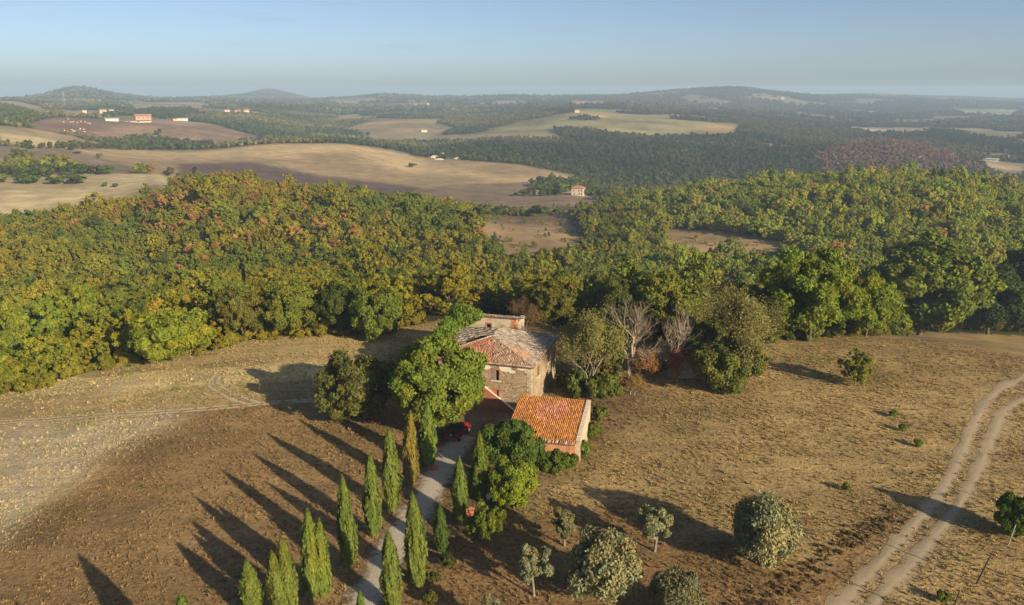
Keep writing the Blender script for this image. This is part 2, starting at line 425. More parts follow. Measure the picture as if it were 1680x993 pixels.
def m_brick(name, a=(.33, .12, .065), b=(.22, .075, .045), mortar=(.36, .27, .2)):
    t = NT(name); co = t.coord()
    br = t.node('ShaderNodeTexBrick'); br.inputs['Scale'].default_value = 3.2
    br.inputs['Color1'].default_value = (*a, 1); br.inputs['Color2'].default_value = (*b, 1); br.inputs['Mortar'].default_value = (*mortar, 1)
    br.inputs['Mortar Size'].default_value = .025; br.inputs['Brick Width'].default_value = .7; br.inputs['Row Height'].default_value = .24
    mp = t.node('ShaderNodeMapping'); mp.inputs['Rotation'].default_value = (R_(90), 0, 0); t.link(co, mp.inputs['Vector'])
    t.link(mp.outputs[0], br.inputs['Vector'])
    c = t.mix(br.outputs['Color'], t.ramp(t.noise(co, 1.2, 5, .7), [(.3, .7), (.7, 1.35)]), 1.0, 'MULTIPLY')
    t.color(c); t.rough(.9, .1); return t.m

M = dict(
 ground=m_ground(), leaf=m_foliage('leaf'), olive_leaf=m_foliage('olive_leaf', .18, .2), needle=m_foliage('cypress_spray', .12, .15), straw=m_foliage('dry_stem', .25, .1),
 bark=m_bark('bark', (.06, .045, .03), (.16, .125, .085)), pale_bark=m_bark('weathered_bark', (.20, .16, .11), (.41, .335, .24)), olive_bark=m_bark('olive_bark', (.12, .1, .075), (.3, .26, .2)),
 gravel=m_track('pale_gravel', (.40, .35, .28), (.52, .46, .375), (.19, .135, .08)),
 rut=m_track('worn_earth', (.37, .29, .185), (.45, .365, .24), (.33, .25, .14)),
 rut_faint=m_track('pressed_straw', (.47, .38, .24), (.56, .46, .31), (.31, .23, .12)),
 stone=m_stone('rubble_stone', [(.19,.125,.07), (.30,.21,.12), (.36,.26,.16), (.24,.17,.10), (.40,.32,.21), (.30,.17,.10)]),
 stone_side=m_stone('rubble_stone_side', [(.24,.16,.09), (.34,.25,.145), (.39,.29,.175), (.27,.19,.11), (.40,.31,.20)]),
 stone_plaster=m_stone('plastered_stone', [(.33,.25,.15), (.42,.34,.22), (.46,.37,.25), (.36,.27,.16)], 2.4, (.45,.38,.28), (.55,.46,.33), (.42, .58)),
 brick=m_brick('red_brick'), brick_pale=m_brick('orange_brick', (.52,.22,.10), (.44,.17,.08)),
 tiles=m_tiles('clay_tiles'),
 plaster=plain('old_plaster', (.62, .56, .46), .9, .1, vary=.25, scale=3, bump=.4),
 red_plaster=plain('red_wash', (.36, .135, .075), .9, .1, vary=.45, scale=1.6, bump=.4),
 coping=plain('stone_coping', (.55, .46, .36), .85, .15, vary=.3, scale=4, bump=.3),
 wood_dark=plain('old_timber', (.06, .042, .03), .85, .1, vary=.4, scale=9), wood_grey=plain('grey_timber', (.26, .23, .19), .85, .1, vary=.35, scale=9, bump=.3),
 shutter=plain('faded_shutter', (.20, .19, .19), .8, .15), dark=plain('dark_room', (.012, .01, .008), .9, .05),
 red_paint=plain('red_car_paint', (.27, .014, .011), .28, .5, vary=.06), black_cloth=plain('black_soft_top', (.018, .018, .02), .75, .2),
 rubber=plain('tyre_rubber', (.02, .02, .021), .85, .2), steel=plain('wheel_steel', (.42, .42, .43), .4, .5, .8), glass=plain('dark_glass', (.02, .025, .03), .08, .6),
 chrome=plain('grey_bumper', (.12, .12, .125), .5, .4), lamp_red=plain('red_lens', (.45, .01, .01), .2, .5), white=plain('white_plastic', (.78, .78, .76), .5, .3, vary=.05),
 cream=plain('cream_wall', (.50, .42, .32), .9, .1, vary=.12, scale=.6), pink=plain('pink_wall', (.40, .285, .225), .9, .1, vary=.12, scale=.6), white_wall=plain('white_wall', (.58, .54, .47), .9, .1, vary=.1, scale=.6),
 far_roof=plain('far_tile_roof', (.38, .19, .11), .9, .1, vary=.3, scale=1.2), metal_roof=plain('pale_sheet_roof', (.52, .51, .49), .6, .3, vary=.1, scale=.8),
 rock=plain('sandy_rock', (.50, .40, .26), .95, .1, vary=.4, scale=.5, bump=.8), hay=plain('pale_hay', (.50, .43, .29), .95, .1, vary=.2, scale=2),
 rubble=plain('brick_rubble', (.42, .17, .10), .95, .1, vary=.5, scale=2.5, bump=.6), steel_lattice=plain('galvanised_steel', (.45, .46, .47), .5, .4, .6),
)

# ------------------------------------------------------------------ land cover
def in_poly(px, py, poly):
    inside = np.zeros(px.shape, bool); n = len(poly); j = n-1
    for i in range(n):
        xi, yi = poly[i]; xj, yj = poly[j]
        if yi != yj:
            c = ((yi > py) != (yj > py)) & (px < (xj-xi)*(py-yi)/(yj-yi)+xi)
            inside ^= c
        j = i
    return inside
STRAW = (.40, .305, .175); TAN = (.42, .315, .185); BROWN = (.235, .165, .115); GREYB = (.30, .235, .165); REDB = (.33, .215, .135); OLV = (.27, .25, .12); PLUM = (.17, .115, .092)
# open fields: (outline read off the photograph, nearest range, farthest range, colour)
FIELDS = [
 ([(-400,360),(-400,285),(0,290),(120,284),(290,287),(305,296),(275,318),(205,342),(100,356),(0,362)], 470, 800, (.44,.36,.215)),
 ([(-400,240),(0,240),(120,240),(170,262),(240,285),(150,285),(110,262),(40,265),(0,275),(-400,280)], 700, 1200, (.30,.24,.165)),
 ([(-400,203),(0,206),(60,212),(180,238),(190,243),(60,242),(0,236),(-400,236)], 900, 1400, (.46,.36,.20)),
 ([(40,205),(90,192),(200,196),(330,198),(445,230),(340,242),(235,222),(185,234),(60,213)], 1150, 1750, (.30,.205,.14)),
 ([(60,205),(150,200),(150,222),(100,220)], 1150, 1750, (.27,.165,.12)),
 ([(120,244),(330,247),(450,236),(560,235),(645,246),(690,258),(765,262),(860,271),(948,290),(940,298),(860,302),(740,304),(655,320),(600,360),(300,340),(240,285)], 690, 1290, (.42,.31,.175)),
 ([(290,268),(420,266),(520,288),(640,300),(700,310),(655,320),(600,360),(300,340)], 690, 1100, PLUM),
 ([(655,320),(740,303),(860,300),(990,322),(1010,332),(960,348),(860,352),(780,346),(720,340)], 560, 900, (.31,.225,.15)),
 ([(765,350),(860,355),(930,345),(945,362),(968,402),(955,424),(900,432),(835,430),(795,400)], 330, 640, (.32,.225,.13)),
 ([(1095,375),(1180,381),(1300,401),(1298,424),(1200,430),(1100,422)], 340, 640, (.33,.23,.13)),
 ([(545,216),(620,195),(735,194),(700,212),(610,220)], 1500, 2400, (.33,.25,.14)),
 ([(640,228),(720,218),(720,226),(680,232)], 1400, 2300, OLV),
 ([(785,216),(850,200),(920,187),(1010,188),(1215,204),(1205,224),(1060,226),(960,213),(880,211)], 1400, 2300, (.30,.265,.13)),
 ([(915,187),(965,182),(1012,189),(960,195)], 1700, 2400, (.46,.34,.16)),
 ([(1145,203),(1215,205),(1205,218),(1160,222)], 1400, 2200, (.40,.27,.13)),
 ([(205,170),(330,165),(355,176),(280,180),(230,188)], 1900, 3800, (.36,.27,.16)),
 ([(-300,165),(30,166),(70,176),(80,190),(30,184),(-300,184)], 1700, 3800, (.38,.28,.17)),
 ([(90,184),(160,180),(200,188),(120,194)], 1700, 3000, (.33,.27,.15)),
 ([(930,164),(1000,168),(985,175),(940,172)], 2600, 5000, (.38,.28,.18)),
 ([(530,166),(600,160),(645,164),(560,172)], 3000, 5400, (.36,.27,.17)),
 ([(1395,207),(1470,216),(1440,222),(1390,212)], 1700, 3200, (.55,.5,.42)),
 ([(1200,158),(1290,160),(1260,165)], 3000, 5400, (.40,.30,.22)),
 ([(1560,178),(1680,180),(1660,190),(1580,188)], 2500, 5400, (.32,.30,.16)),
 ([(1600,262),(1700,268),(1700,290),(1640,290)], 900, 1600, (.34,.27,.17)),
 ([(408,154),(470,154),(458,158),(420,158)], 7000, 9000, (.42,.36,.30)),
]
EDGE = [(-400,762),(-200,700),(0,645),(60,634),(130,614),(230,592),(330,577),(420,557),(500,550),(560,547),(640,540),(700,530),(760,518),(850,524),(930,536),(1000,548),(1100,556),(1200,560),(1260,558),(1330,553),(1420,549),(1500,545),(1600,547),(1680,551),(1900,560),(2200,575)]
EDGE_W = [ground(*e) for e in EDGE]
EX = np.array([p.x for p in EDGE_W]); EY = np.array([p.y for p in EDGE_W]); _o = np.argsort(EX); EX, EY = EX[_o], EY[_o]
def edge_y(x): return np.interp(x, EX, EY)

def cover(x, y, z=None):
    """land cover at world points: colour, tree density 0..1"""
    x = np.asarray(x, float); y = np.asarray(y, float)
    z = height(x, y) if z is None else z
    R = np.hypot(x, y); px, py = project(x, y, z)
    jx = (fbm(x/40, y/40, 2)-.5); px2 = px+jx*np.interp(R, [300, 800, 3000], [10, 6, 5]); py2 = py+(fbm(x/60+9, y/60, 2)-.5)*np.interp(R, [300, 800, 3000], [5, 2.5, 2])
    col = np.empty(x.shape+(3,)); col[:] = (.075, .072, .03)
    far = np.clip((R-1500)/2500, 0, 1)[..., None]
    n = fbm(x/350+3, y/350+7, 3)[..., None]
    farc = np.where(n > .66, np.array((.20, .18, .11)), np.array((.060, .066, .038)))
    plainm = ((R > 3000) & (px > 1250)) | (R > 6500)
    col = col*(1-far)+np.where(plainm[..., None], farc, np.array((.058, .064, .034)))*far
    red = np.exp(-((px-1130)/190)**2-((py-165)/22)**2)*(R > 2300)
    col = col*(1-.75*red[..., None])+np.array((.15, .085, .06))*.75*red[..., None]
    tree = np.ones(x.shape); tree[plainm & (n[..., 0] > .66)] = .1
    behind = y < 5
    tree[behind] = .5
    fr = fbm(x/240+71, y/240+13, 2); fk = (R > 1500) & (fr > np.where(px > 1180, .70, .62)) & ~behind & (np.abs(px-840) < 1400)
    hue = vnoise(x/300+9, y/300+2)[..., None]
    col = np.where(fk[..., None], np.where(hue > .5, np.array((.31, .235, .145)), np.array((.20, .19, .10))), col); tree[fk] = 0
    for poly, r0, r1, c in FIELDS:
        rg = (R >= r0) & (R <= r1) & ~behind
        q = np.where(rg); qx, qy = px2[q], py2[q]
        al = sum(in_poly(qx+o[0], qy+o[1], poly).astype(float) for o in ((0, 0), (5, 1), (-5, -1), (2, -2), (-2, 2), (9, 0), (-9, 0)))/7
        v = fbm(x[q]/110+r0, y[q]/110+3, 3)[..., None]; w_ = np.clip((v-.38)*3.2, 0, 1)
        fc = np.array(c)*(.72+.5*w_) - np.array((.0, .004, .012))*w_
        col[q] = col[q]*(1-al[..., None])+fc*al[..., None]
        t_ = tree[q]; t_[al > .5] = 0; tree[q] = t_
    near = (y < edge_y(x)) & (R < 330)
    tree[near] = 0
    # the farm's own dry grassland
    g = np.empty(x.shape+(3,)); g[:] = (.34, .25, .135)
    a = fbm(x/22+2, y/22+5, 3)[..., None]
    g = g*(.86+.28*a)
    jx = jx+.55*(vnoise(x/2.6, y/2.6)-.5)+.35*(vnoise(x/.9+7, y/.9)-.5)
    sl = (py - (690-.055*px))          # rows above the old tractor line on the western meadow
    m = (px < 640) & (sl < 0); g[m] = (.43, .335, .19)
    m = (px < 560) & (sl < -38+8*jx) & (sl > -66+10*jx); g[m] = (.53, .43, .26)
    OFF = [(0, 0), (22, 6), (-22, -6), (11, -9), (-11, 9), (30, -3), (-30, 3), (6, 14), (-6, -14)]
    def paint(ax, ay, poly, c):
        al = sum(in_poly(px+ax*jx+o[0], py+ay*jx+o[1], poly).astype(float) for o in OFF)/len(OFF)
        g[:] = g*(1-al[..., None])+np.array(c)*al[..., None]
    paint(14, 10, [(-400, 712), (0, 700), (150, 690), (330, 668), (300, 700), (180, 760), (60, 850), (0, 905), (-400, 1000)], (.51, .43, .325))
    paint(14, 10, [(330, 668), (640, 640), (700, 760), (560, 1100), (-200, 1300), (-400, 1000), (0, 905), (60, 850), (180, 760), (300, 700)], (.30, .205, .115))
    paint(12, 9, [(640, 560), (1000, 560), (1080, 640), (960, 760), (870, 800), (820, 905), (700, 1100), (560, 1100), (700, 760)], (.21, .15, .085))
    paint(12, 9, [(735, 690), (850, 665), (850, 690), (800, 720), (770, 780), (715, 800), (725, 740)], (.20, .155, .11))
    paint(16, 12, [(700, 905), (1000, 820), (1330, 930), (1500, 820), (1560, 840), (1330, 1100), (600, 1200)], (.25, .165, .09))
    paint(10, 7, [(1740, 596), (1655, 612), (1592, 670), (1556, 770), (1478, 868), (1310, 1050), (1430, 1080), (1560, 935), (1640, 785), (1672, 690), (1780, 650)], (.36, .275, .165))
    g *= np.array((1.0, .985, .86))
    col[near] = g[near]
    col[behind] = (.33, .25, .14)
    return col, tree

# ------------------------------------------------------------------ the land
def make_ground():
    AA, RR = np.meshgrid(A_GRID, R_GRID, indexing='ij'); nA, nR = AA.shape
    x, y = RR*np.sin(AA), RR*np.cos(AA)
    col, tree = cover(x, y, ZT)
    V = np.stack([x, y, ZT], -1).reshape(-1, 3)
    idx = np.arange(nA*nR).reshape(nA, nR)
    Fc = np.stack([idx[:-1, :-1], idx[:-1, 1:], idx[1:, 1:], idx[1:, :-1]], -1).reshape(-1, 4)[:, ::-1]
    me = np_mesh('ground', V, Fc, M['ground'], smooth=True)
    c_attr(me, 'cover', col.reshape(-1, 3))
    nr = np.clip(1-(RR-180)/350, 0, 1)
    f_attr(me, 'near', nr.ravel(), 'POINT')
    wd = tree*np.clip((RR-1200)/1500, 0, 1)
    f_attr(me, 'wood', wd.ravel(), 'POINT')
    o = mesh_obj('ground', me); tag(o, 'dry grassland, fields and rolling hills', kind='structure')
    return o
make_ground()

def ribbon(name, marks, width, mat, label, lift=.05, step=.6, cols=9, parent=None, wj=.25, seed=1):
    """a worn strip draped on the ground along surveyed marks"""
    P = [ground(*m) for m in marks]
    xs = np.array([[p.x, p.y] for p in P]); d = np.concatenate([[0], np.cumsum(np.hypot(*np.diff(xs, axis=0).T))])
    q = np.arange(0, d[-1], step); cx = pchip1(d, xs[:, 0], q); cy = pchip1(d, xs[:, 1], q)
    tx, ty = np.gradient(cx), np.gradient(cy); l = np.hypot(tx, ty); nx, ny = -ty/l, tx/l
    t = np.linspace(-1, 1, cols)
    w = width/2*(1+wj*2*(fbm(q/3+seed*7, q*0+seed, 2)-.5))
    X = cx[:, None]+nx[:, None]*t*w[:, None]; Y = cy[:, None]+ny[:, None]*t*w[:, None]
    Z = height(X, Y)+lift*(1-.9*np.abs(t))[None, :]+.012
    n, k = X.shape; idx = np.arange(n*k).reshape(n, k)
    Fc = np.stack([idx[:-1, :-1], idx[1:, :-1], idx[1:, 1:], idx[:-1, 1:]], -1).reshape(-1, 4)[:, ::-1]
    me = np_mesh(name, np.stack([X, Y, Z], -1).reshape(-1, 3), Fc, mat, True)
    f_attr(me, 'edge', np.repeat(np.abs(t)[None, :], n, 0).ravel(), 'POINT')
    o = mesh_obj(name, me, parent)
    if label: tag(o, label, kind='structure')
    return o, np.stack([cx, cy], -1)
PATHS = []
def path(*a, **k):
    o, c = ribbon(*a, **k); PATHS.append((c, a[2]*.42)); return o
path('gravel_drive', [(560,1080),(600,985),(640,905),(680,845),(706,805),(722,775),(738,745),(765,715)], 4.6, M['gravel'], 'pale grey gravel drive running between two rows of cypresses', seed=3, wj=.35)
path('dirt_track', [(1720,606),(1665,625),(1622,655),(1596,700),(1570,760),(1535,820),(1490,870),(1440,925),(1385,985),(1330,1050)], 1.8, M['rut'], 'left wheel rut of the pale dirt track on the right', seed=5, wj=.6)
path('dirt_track', [(1760,640),(1690,652),(1655,668),(1632,705),(1605,770),(1570,832),(1528,885),(1485,935),(1430,993),(1370,1060)], 1.8, M['rut'], 'right wheel rut of the pale dirt track on the right', seed=8, wj=.6)
path('field_track', [(-60,696),(0,691),(120,683),(250,675),(380,665),(530,655)], .8, M['rut_faint'], 'faint upper wheel line crossing the western meadow', seed=11, wj=.6)
path('field_track', [(-60,700),(0,695),(120,687),(250,679),(380,669),(530,658)], .8, M['rut_faint'], 'faint lower wheel line crossing the western meadow', seed=12, wj=.6)
path('field_track', [(345,622),(343,632),(352,640),(366,648),(385,657),(412,664)], .9, M['rut_faint'], 'curling outer wheel mark in the western meadow', seed=13, wj=.6)
path('field_track', [(360,618),(357,627),(366,636),(382,645),(405,654),(430,662)], .9, M['rut_faint'], 'curling inner wheel mark in the western meadow', seed=14, wj=.6)

# ------------------------------------------------------------------ vegetation builders
def unit(v): return v/np.maximum(np.linalg.norm(v, axis=-1, keepdims=True), 1e-9)
def leaves_mesh(name, C, Nn, size, mat, lv, ly, rng, elong=1.5, jitter=.6, up=0.0):
    """one small lozenge face per leaf spray at C facing roughly Nn"""
    n = len(C)
    N = unit(Nn + jitter*rng.normal(size=(n, 3)))
    ref = rng.normal(size=(n, 3)); ref[:, 2] += up*6
    A = unit(np.cross(np.cross(N, ref), N)); B = np.cross(N, A)
    s = (size*(.65+.7*rng.random(n)))[:, None]
    a = A*s*elong*.5; b = B*s*.5
    bend = N*s*.12
    V = np.stack([C-a, C+b*.95-bend, C+a, C-b*.95-bend], 1).reshape(-1, 3)
    Fc = np.arange(4*n).reshape(n, 4)
    me = np_mesh(name, V, Fc, mat)
    f_attr(me, 'lv', lv); f_attr(me, 'ly', ly)
    return me
def crown_points(rng, n, lobes, rx, rz, zc, lobe_r=(.26, .42), shell=(.5, .8), flat_bottom=.55, squash=.85, odd=1.0):
    d = unit(rng.normal(size=(lobes, 3))); d[:, 2] = np.where(d[:, 2] < -flat_bottom, -d[:, 2]*.5, d[:, 2]); d = unit(d)
    rr = shell[0]+(shell[1]-shell[0])*rng.random(lobes)**.6
    ctr = d*rr[:, None]*np.array([rx, rx, rz]); lr = (lobe_r[0]+(lobe_r[1]-lobe_r[0])*rng.random(lobes)**1.6)*rx
    th_ = np.arctan2(d[:, 1], d[:, 0]); ph_ = rng.random(3)*6.28
    irr = 1+odd*(.13*np.sin(2*th_+ph_[0])+.10*np.sin(3*th_+ph_[1]+2*d[:, 2])+.10*rng.normal(size=lobes))
    ctr = ctr*np.clip(irr, .6, 1.22)[:, None]
    w = lr**2; k = rng.choice(lobes, n, p=w/w.sum())
    v = unit(rng.normal(size=(n, 3)) + .75*unit(ctr[k]) + np.array([0, 0, .25]))
    rad = lr[k]*(1-.45*rng.random(n)**1.6+.16*np.abs(rng.normal(size=n)))
    C = ctr[k]+v*rad[:, None]*np.array([1, 1, squash]); C[:, 2] += zc
    lobe_v = .82+.36*rng.random(lobes); lobe_y = np.clip(rng.normal(.12, .22, lobes), 0, 1)
    return C, unit(v+.3*unit(ctr[k])), lobe_v[k]*(.75+.5*rng.random(n)), np.clip(lobe_y[k]+.15*rng.normal(size=n), 0, 1), ctr, lr
def limb_mesh(name, rng, ctr, zc, trunk_h, r0, mat, h, limbs=8, seg=6, lean=(0, 0)):
    mb = MB()
    top = Vector((lean[0]+rng.normal()*.02*h, lean[1]+rng.normal()*.02*h, trunk_h))
    mb.tube([(0, 0, -.4), (0, 0, 0), Vector((top.x*.4, top.y*.4, trunk_h*.5)), top, Vector((top.x*1.2, top.y*1.2, zc))], [r0*1.5, r0*1.25, r0, r0*.85, r0*.4], seg+2)
    o = rng.permutation(len(ctr))[:limbs]
    for k in o:
        e = Vector(ctr[k])+Vector((0, 0, zc)); s = Vector((top.x, top.y, trunk_h*(.75+.3*rng.random())))
        m = s.lerp(e, .5)+Vector((0, 0, -.06*h+.05*h*rng.random()))
        mb.tube([s, m, e], [r0*.5, r0*.3, r0*.1], seg, False)
    return mb.mesh(name, mat, True)
def tree_proto(seed, h, rx, n, lobes, leaf, trunk=.22, mat='leaf', bark='bark', lobe_r=(.26, .42), shell=(.5, .8), elong=1.5, limbs=8, jitter=.6, r0=None, flat=.55, over=.92, odd=1.0):
    rng = np.random.default_rng(seed)
    zt = trunk*h; rz = (h-zt)/2*over; zc = zt+(h-zt)/2
    rz_ = rz/(1.0 if lobe_r[1] < .2 else 1.12)
    C, N, lv, ly, ctr, lr = crown_points(rng, n, lobes, rx*.82, rz_*.85, zc, lobe_r, shell, flat, odd=odd)
    me = leaves_mesh('crown', C, N, leaf, M[mat], lv, ly, rng, elong, jitter)
    tm = limb_mesh('trunk', rng, ctr, zc, zt+.12*h, r0 or .028*h, M[bark], h, limbs)
    return dict(crown=me, trunk=tm, h=h, r=rx)
def plant_tree(proto, name, loc, h, w, tint, label, cat='tree', group=None, rz=None, rng=random, vary=0.0):
    s = h/proto['h']; sw = (w/2)/proto['r'] if w else s
    e = empty(name, loc, rng.uniform(0, 6.28) if rz is None else rz, (sw, sw, s))
    tag(e, label, cat, group)
    c = mesh_obj('crown', proto['crown'], e); c['tint'] = [float(t*(1+vary*rng.uniform(-1, 1))) for t in tint]
    if proto.get('trunk'): mesh_obj('trunk', proto['trunk'], e)
    return e

def cypress_proto(seed, h=10.0, r=.95, n=8500, stems=1):
    rng = np.random.default_rng(seed); Cs = []; Ns = []; lvs = []; lys = []
    for k in range(stems):
        off = np.zeros(3) if stems == 1 else np.array([(-.5+k)*r*1.0, (rng.random()-.5)*.5, 0])
        hh = h*(1 if k == 0 else .86); rr = r*(1 if stems == 1 else .78); m = n//stems
        t = rng.random(m)**.85; z = .25+t*(hh-.25)
        prof = np.interp(t, [0, .06, .2, .4, .65, .85, .96, 1], [.42, .68, .92, 1, .83, .48, .2, .04])
        ph = rng.random(m)*6.283
        ridge = 1+.14*np.sin(ph*5+seed+3*np.sin(z*.5))+.09*np.sin(ph*9+z*1.1+seed*2)+.34*(vnoise(ph*2.2+seed*5, z*.9)-.5)+.22*(vnoise(ph*5+seed, z*2.2)-.5)
        rad = rr*prof*ridge*(1-.45*rng.random(m)**1.7+.10*np.abs(rng.normal(size=m)))
        lean = .02*h*np.sin(seed)*t**2
        C = np.stack([np.cos(ph)*rad+lean, np.sin(ph)*rad, z], 1)+off
        Cs.append(C); Ns.append(np.stack([np.cos(ph), np.sin(ph), np.full(m, .25)], 1))
        lvs.append((.72+.5*rng.random(m))*(.85+.3*vnoise(ph*2+seed*3, z*.8))); lys.append(np.clip(rng.normal(.10, .12, m)+np.clip((vnoise(ph*.8+seed*9, z*.35)-.66)*2.6, 0, .5), 0, 1))
    me = leaves_mesh('crown', np.concatenate(Cs), np.concatenate(Ns), .20, M['needle'], np.concatenate(lvs), np.concatenate(lys), rng, 2.6, .35, up=1.0)
    mb = MB(); mb.tube([(0, 0, -.4), (0, 0, .1), (0, 0, h*.5), (.01*h*math.sin(seed), 0, h*.85)], [r*.2, r*.17, r*.1, r*.03], 7)
    return dict(crown=me, trunk=mb.mesh('trunk', M['bark'], True), h=h, r=r*1.1*(1.45 if stems > 1 else 1))

def dead_tree_proto(seed, h=10.0, spread=.55, mat='pale_bark', depth=5, leaf_n=0, leaf=.3, r0=.2, first=.22):
    rng = random.Random(seed); mb = MB(); tips = []
    def grow(p, d, L, r, k):
        n = 3; pts = [p]; q = p.copy(); dd = d.copy()
        for i in range(n):
            dd = (dd+Vector((rng.gauss(0, .13), rng.gauss(0, .13), rng.gauss(.03, .08)))).normalized(); q = q+dd*(L/n); pts.append(q.copy())
        mb.tube(pts, [r, r*.88, r*.76, r*.6], 6 if k < 2 else (4 if k < 4 else 3), False)
        if k >= 2: tips.extend(pts[1:])
        if k >= depth: return
        m = rng.choice((2, 3, 3)) if k > 0 else 4
        for i in range(m):
            ax = Vector((rng.gauss(0, 1), rng.gauss(0, 1), rng.gauss(0, .35)))
            nd = (dd*(1.0 if i else 1.6)+ax.normalized()*spread*rng.uniform(.6, 1.3)+Vector((0, 0, .12))).normalized()
            grow(pts[rng.choice((2, 3))] if i else q, nd, L*rng.uniform(.62, .85), r*(.68 if i == 0 else .5), k+1)
    for s in range(2 if spread > .5 else 1):
        grow(Vector((s*.25, 0, -.3)), Vector((rng.gauss(0, .15), rng.gauss(0, .15), 1)).normalized(), h*first, r0*(1-.3*s), 0)
    zmax = max(v[2] for v in mb.v); k = h/zmax
    rmax = sorted(math.hypot(v[0], v[1]) for v in mb.v)[int(.97*len(mb.v))]*k
    mb.v = [(x*k, y*k, z*k) for x, y, z in mb.v]
    tm = mb.mesh('trunk', M[mat], True); cr = None
    if leaf_n:
        g = np.random.default_rng(seed); T = np.array([tuple(t) for t in tips])*k
        C = T[g.integers(0, len(T), leaf_n)]+g.normal(size=(leaf_n, 3))*h*.045
        C = C[C[:, 2] > .5]; n = len(C)
        cr = leaves_mesh('crown', C, unit(C-np.array([0, 0, h*.5])), leaf, M['leaf'], .7+.6*g.random(n), np.clip(g.normal(.25, .25, n), 0, 1), g, 1.5, .8)
    return dict(crown=cr, trunk=tm, h=h, r=rmax)
def plant_dead(proto, name, loc, h, w, label, tint=None, cat='tree', group=None, rz=0.0):
    s = h/proto['h']; sw = (w/2)/proto['r']
    e = empty(name, loc, rz, (sw, sw, s)); tag(e, label, cat, group)
    mesh_obj('trunk', proto['trunk'], e)
    if proto['crown'] is not None:
        c = mesh_obj('crown', proto['crown'], e); c['tint'] = list(tint)
    return e

# ------------------------------------------------------------------ farmhouse
def wall_panel(name, parent, mat, o, ex, L, H, th, openings=(), top=None):
    """wall from o along ex, outer face on the -cross side; openings are (x0,x1,z0,z1); returns the object"""
    mb = MB(); ex = Vector(ex).normalized(); ez = Vector((0, 0, 1)); en = ez.cross(ex)  # inward
    o = Vector(o)
    xs = sorted({0, L, *[v for q in openings for v in q[:2]]}); zs = sorted({0, H, *[v for q in openings for v in q[2:]]})
    P = lambda x, z, d: o+ex*x+ez*z+en*d
    hole = lambda x, z: any(q[0] < x < q[1] and q[2] < z < q[3] for q in openings)
    for i in range(len(xs)-1):
        for j in range(len(zs)-1):
            x0, x1, z0, z1 = xs[i], xs[i+1], zs[j], zs[j+1]
            if hole((x0+x1)/2, (z0+z1)/2): continue
            mb.quad(P(x0, z0, 0), P(x1, z0, 0), P(x1, z1, 0), P(x0, z1, 0)); mb.quad(P(x0, z1, th), P(x1, z1, th), P(x1, z0, th), P(x0, z0, th))
    for q in openings:
        x0, x1, z0, z1 = q
        for a, b in (((x0, z0), (x1, z0)), ((x1, z0), (x1, z1)), ((x1, z1), (x0, z1)), ((x0, z1), (x0, z0))):
            mb.quad(P(*a, 0), P(*b, 0), P(*b, th), P(*a, th))
    for a, b in (((0, 0), (L, 0)), ((L, 0), (L, H)), ((L, H), (0, H)), ((0, H), (0, 0))):
        mb.quad(P(*a, 0), P(*b, 0), P(*b, th), P(*a, th))
    return mb.build(name, mat, parent)

def tile_field(name, parent, o, e, s, poly, palette, seed, keep=1.0, cw=.25, rl=.42, holes=(), jit=1.0, deck=True, flags=None):
    """rows of barrel tiles on the plane o + e*a + s*b inside poly[(a,b)]; palette(a, b, rng) gives colours. The boards below are a second part."""
    rng = np.random.default_rng(seed)
    o, e, s = Vector(o), Vector(e).normalized(), Vector(s).normalized(); n = e.cross(s); n.normalize()
    if n.z < 0: n = -n
    A = [p[0] for p in poly]; B = [p[1] for p in poly]
    ga, gb = np.meshgrid(np.arange(min(A)+cw/2, max(A), cw), np.arange(min(B)+.05, max(B), rl)); ga, gb = ga.ravel(), gb.ravel()
    m = in_poly(ga, gb+rl*.3, poly)
    for hpoly in holes: m &= ~in_poly(ga+rng.normal(size=ga.shape)*.2, gb+rng.normal(size=ga.shape)*.25, hpoly)
    m &= rng.random(len(ga)) < keep
    ga, gb = ga[m], gb[m]; N = len(ga)
    th = np.linspace(0, math.pi, 6); r0, r1 = cw*.47, cw*.40
    tv = np.array([(-r0*math.cos(t), 0, r0*.8*math.sin(t)) for t in th]+[(-r1*math.cos(t), rl*1.12, r1*.8*math.sin(t)+.02) for t in th])
    tv = np.concatenate([tv, [(0, 0, -.0)]])[:12]
    ang = rng.normal(size=N)*.045*jit; sc = 1+.06*rng.normal(size=N); lift = np.abs(rng.normal(size=N))*.022*jit+.035
    la = tv[None, :, 0]*sc[:, None]; lb = tv[None, :, 1]*np.ones(N)[:, None]
    ca, sa = np.cos(ang)[:, None], np.sin(ang)[:, None]
    a = ga[:, None]+la*ca-lb*sa+rng.normal(size=N)[:, None]*.018*jit; b = gb[:, None]+la*sa+lb*ca+rng.normal(size=N)[:, None]*.035*jit; c = tv[None, :, 2]+lift[:, None]
    V = np.array(o)+a[..., None]*np.array(e)+b[..., None]*np.array(s)+c[..., None]*np.array(n)
    q = np.array([[i, i+1, i+7, i+6] for i in range(5)])
    Fc = (np.arange(N)[:, None, None]*12+q[None]).reshape(-1, 4)
    me = np_mesh(name, V.reshape(-1, 3), Fc, M['tiles'])
    cols = palette(ga, gb, rng)
    c_attr(me, 'tc', np.repeat(cols, 5, 0), 'FACE')
    ob = mesh_obj(name, me, parent); ob['kind'] = 'stuff'
    if deck:
        mb = MB(); P3 = [o+e*p[0]+s*p[1] for p in poly]
        mb.prism([p-n*.10 for p in P3], n*.085)
        dk = mb.build('roof_deck', M['tile_bed'], parent)
    return ob
M['tile_bed'] = plain('tile_bed', (.19, .105, .065), .95, .05, vary=.4, scale=3)
M['rafter'] = M['wood_dark']
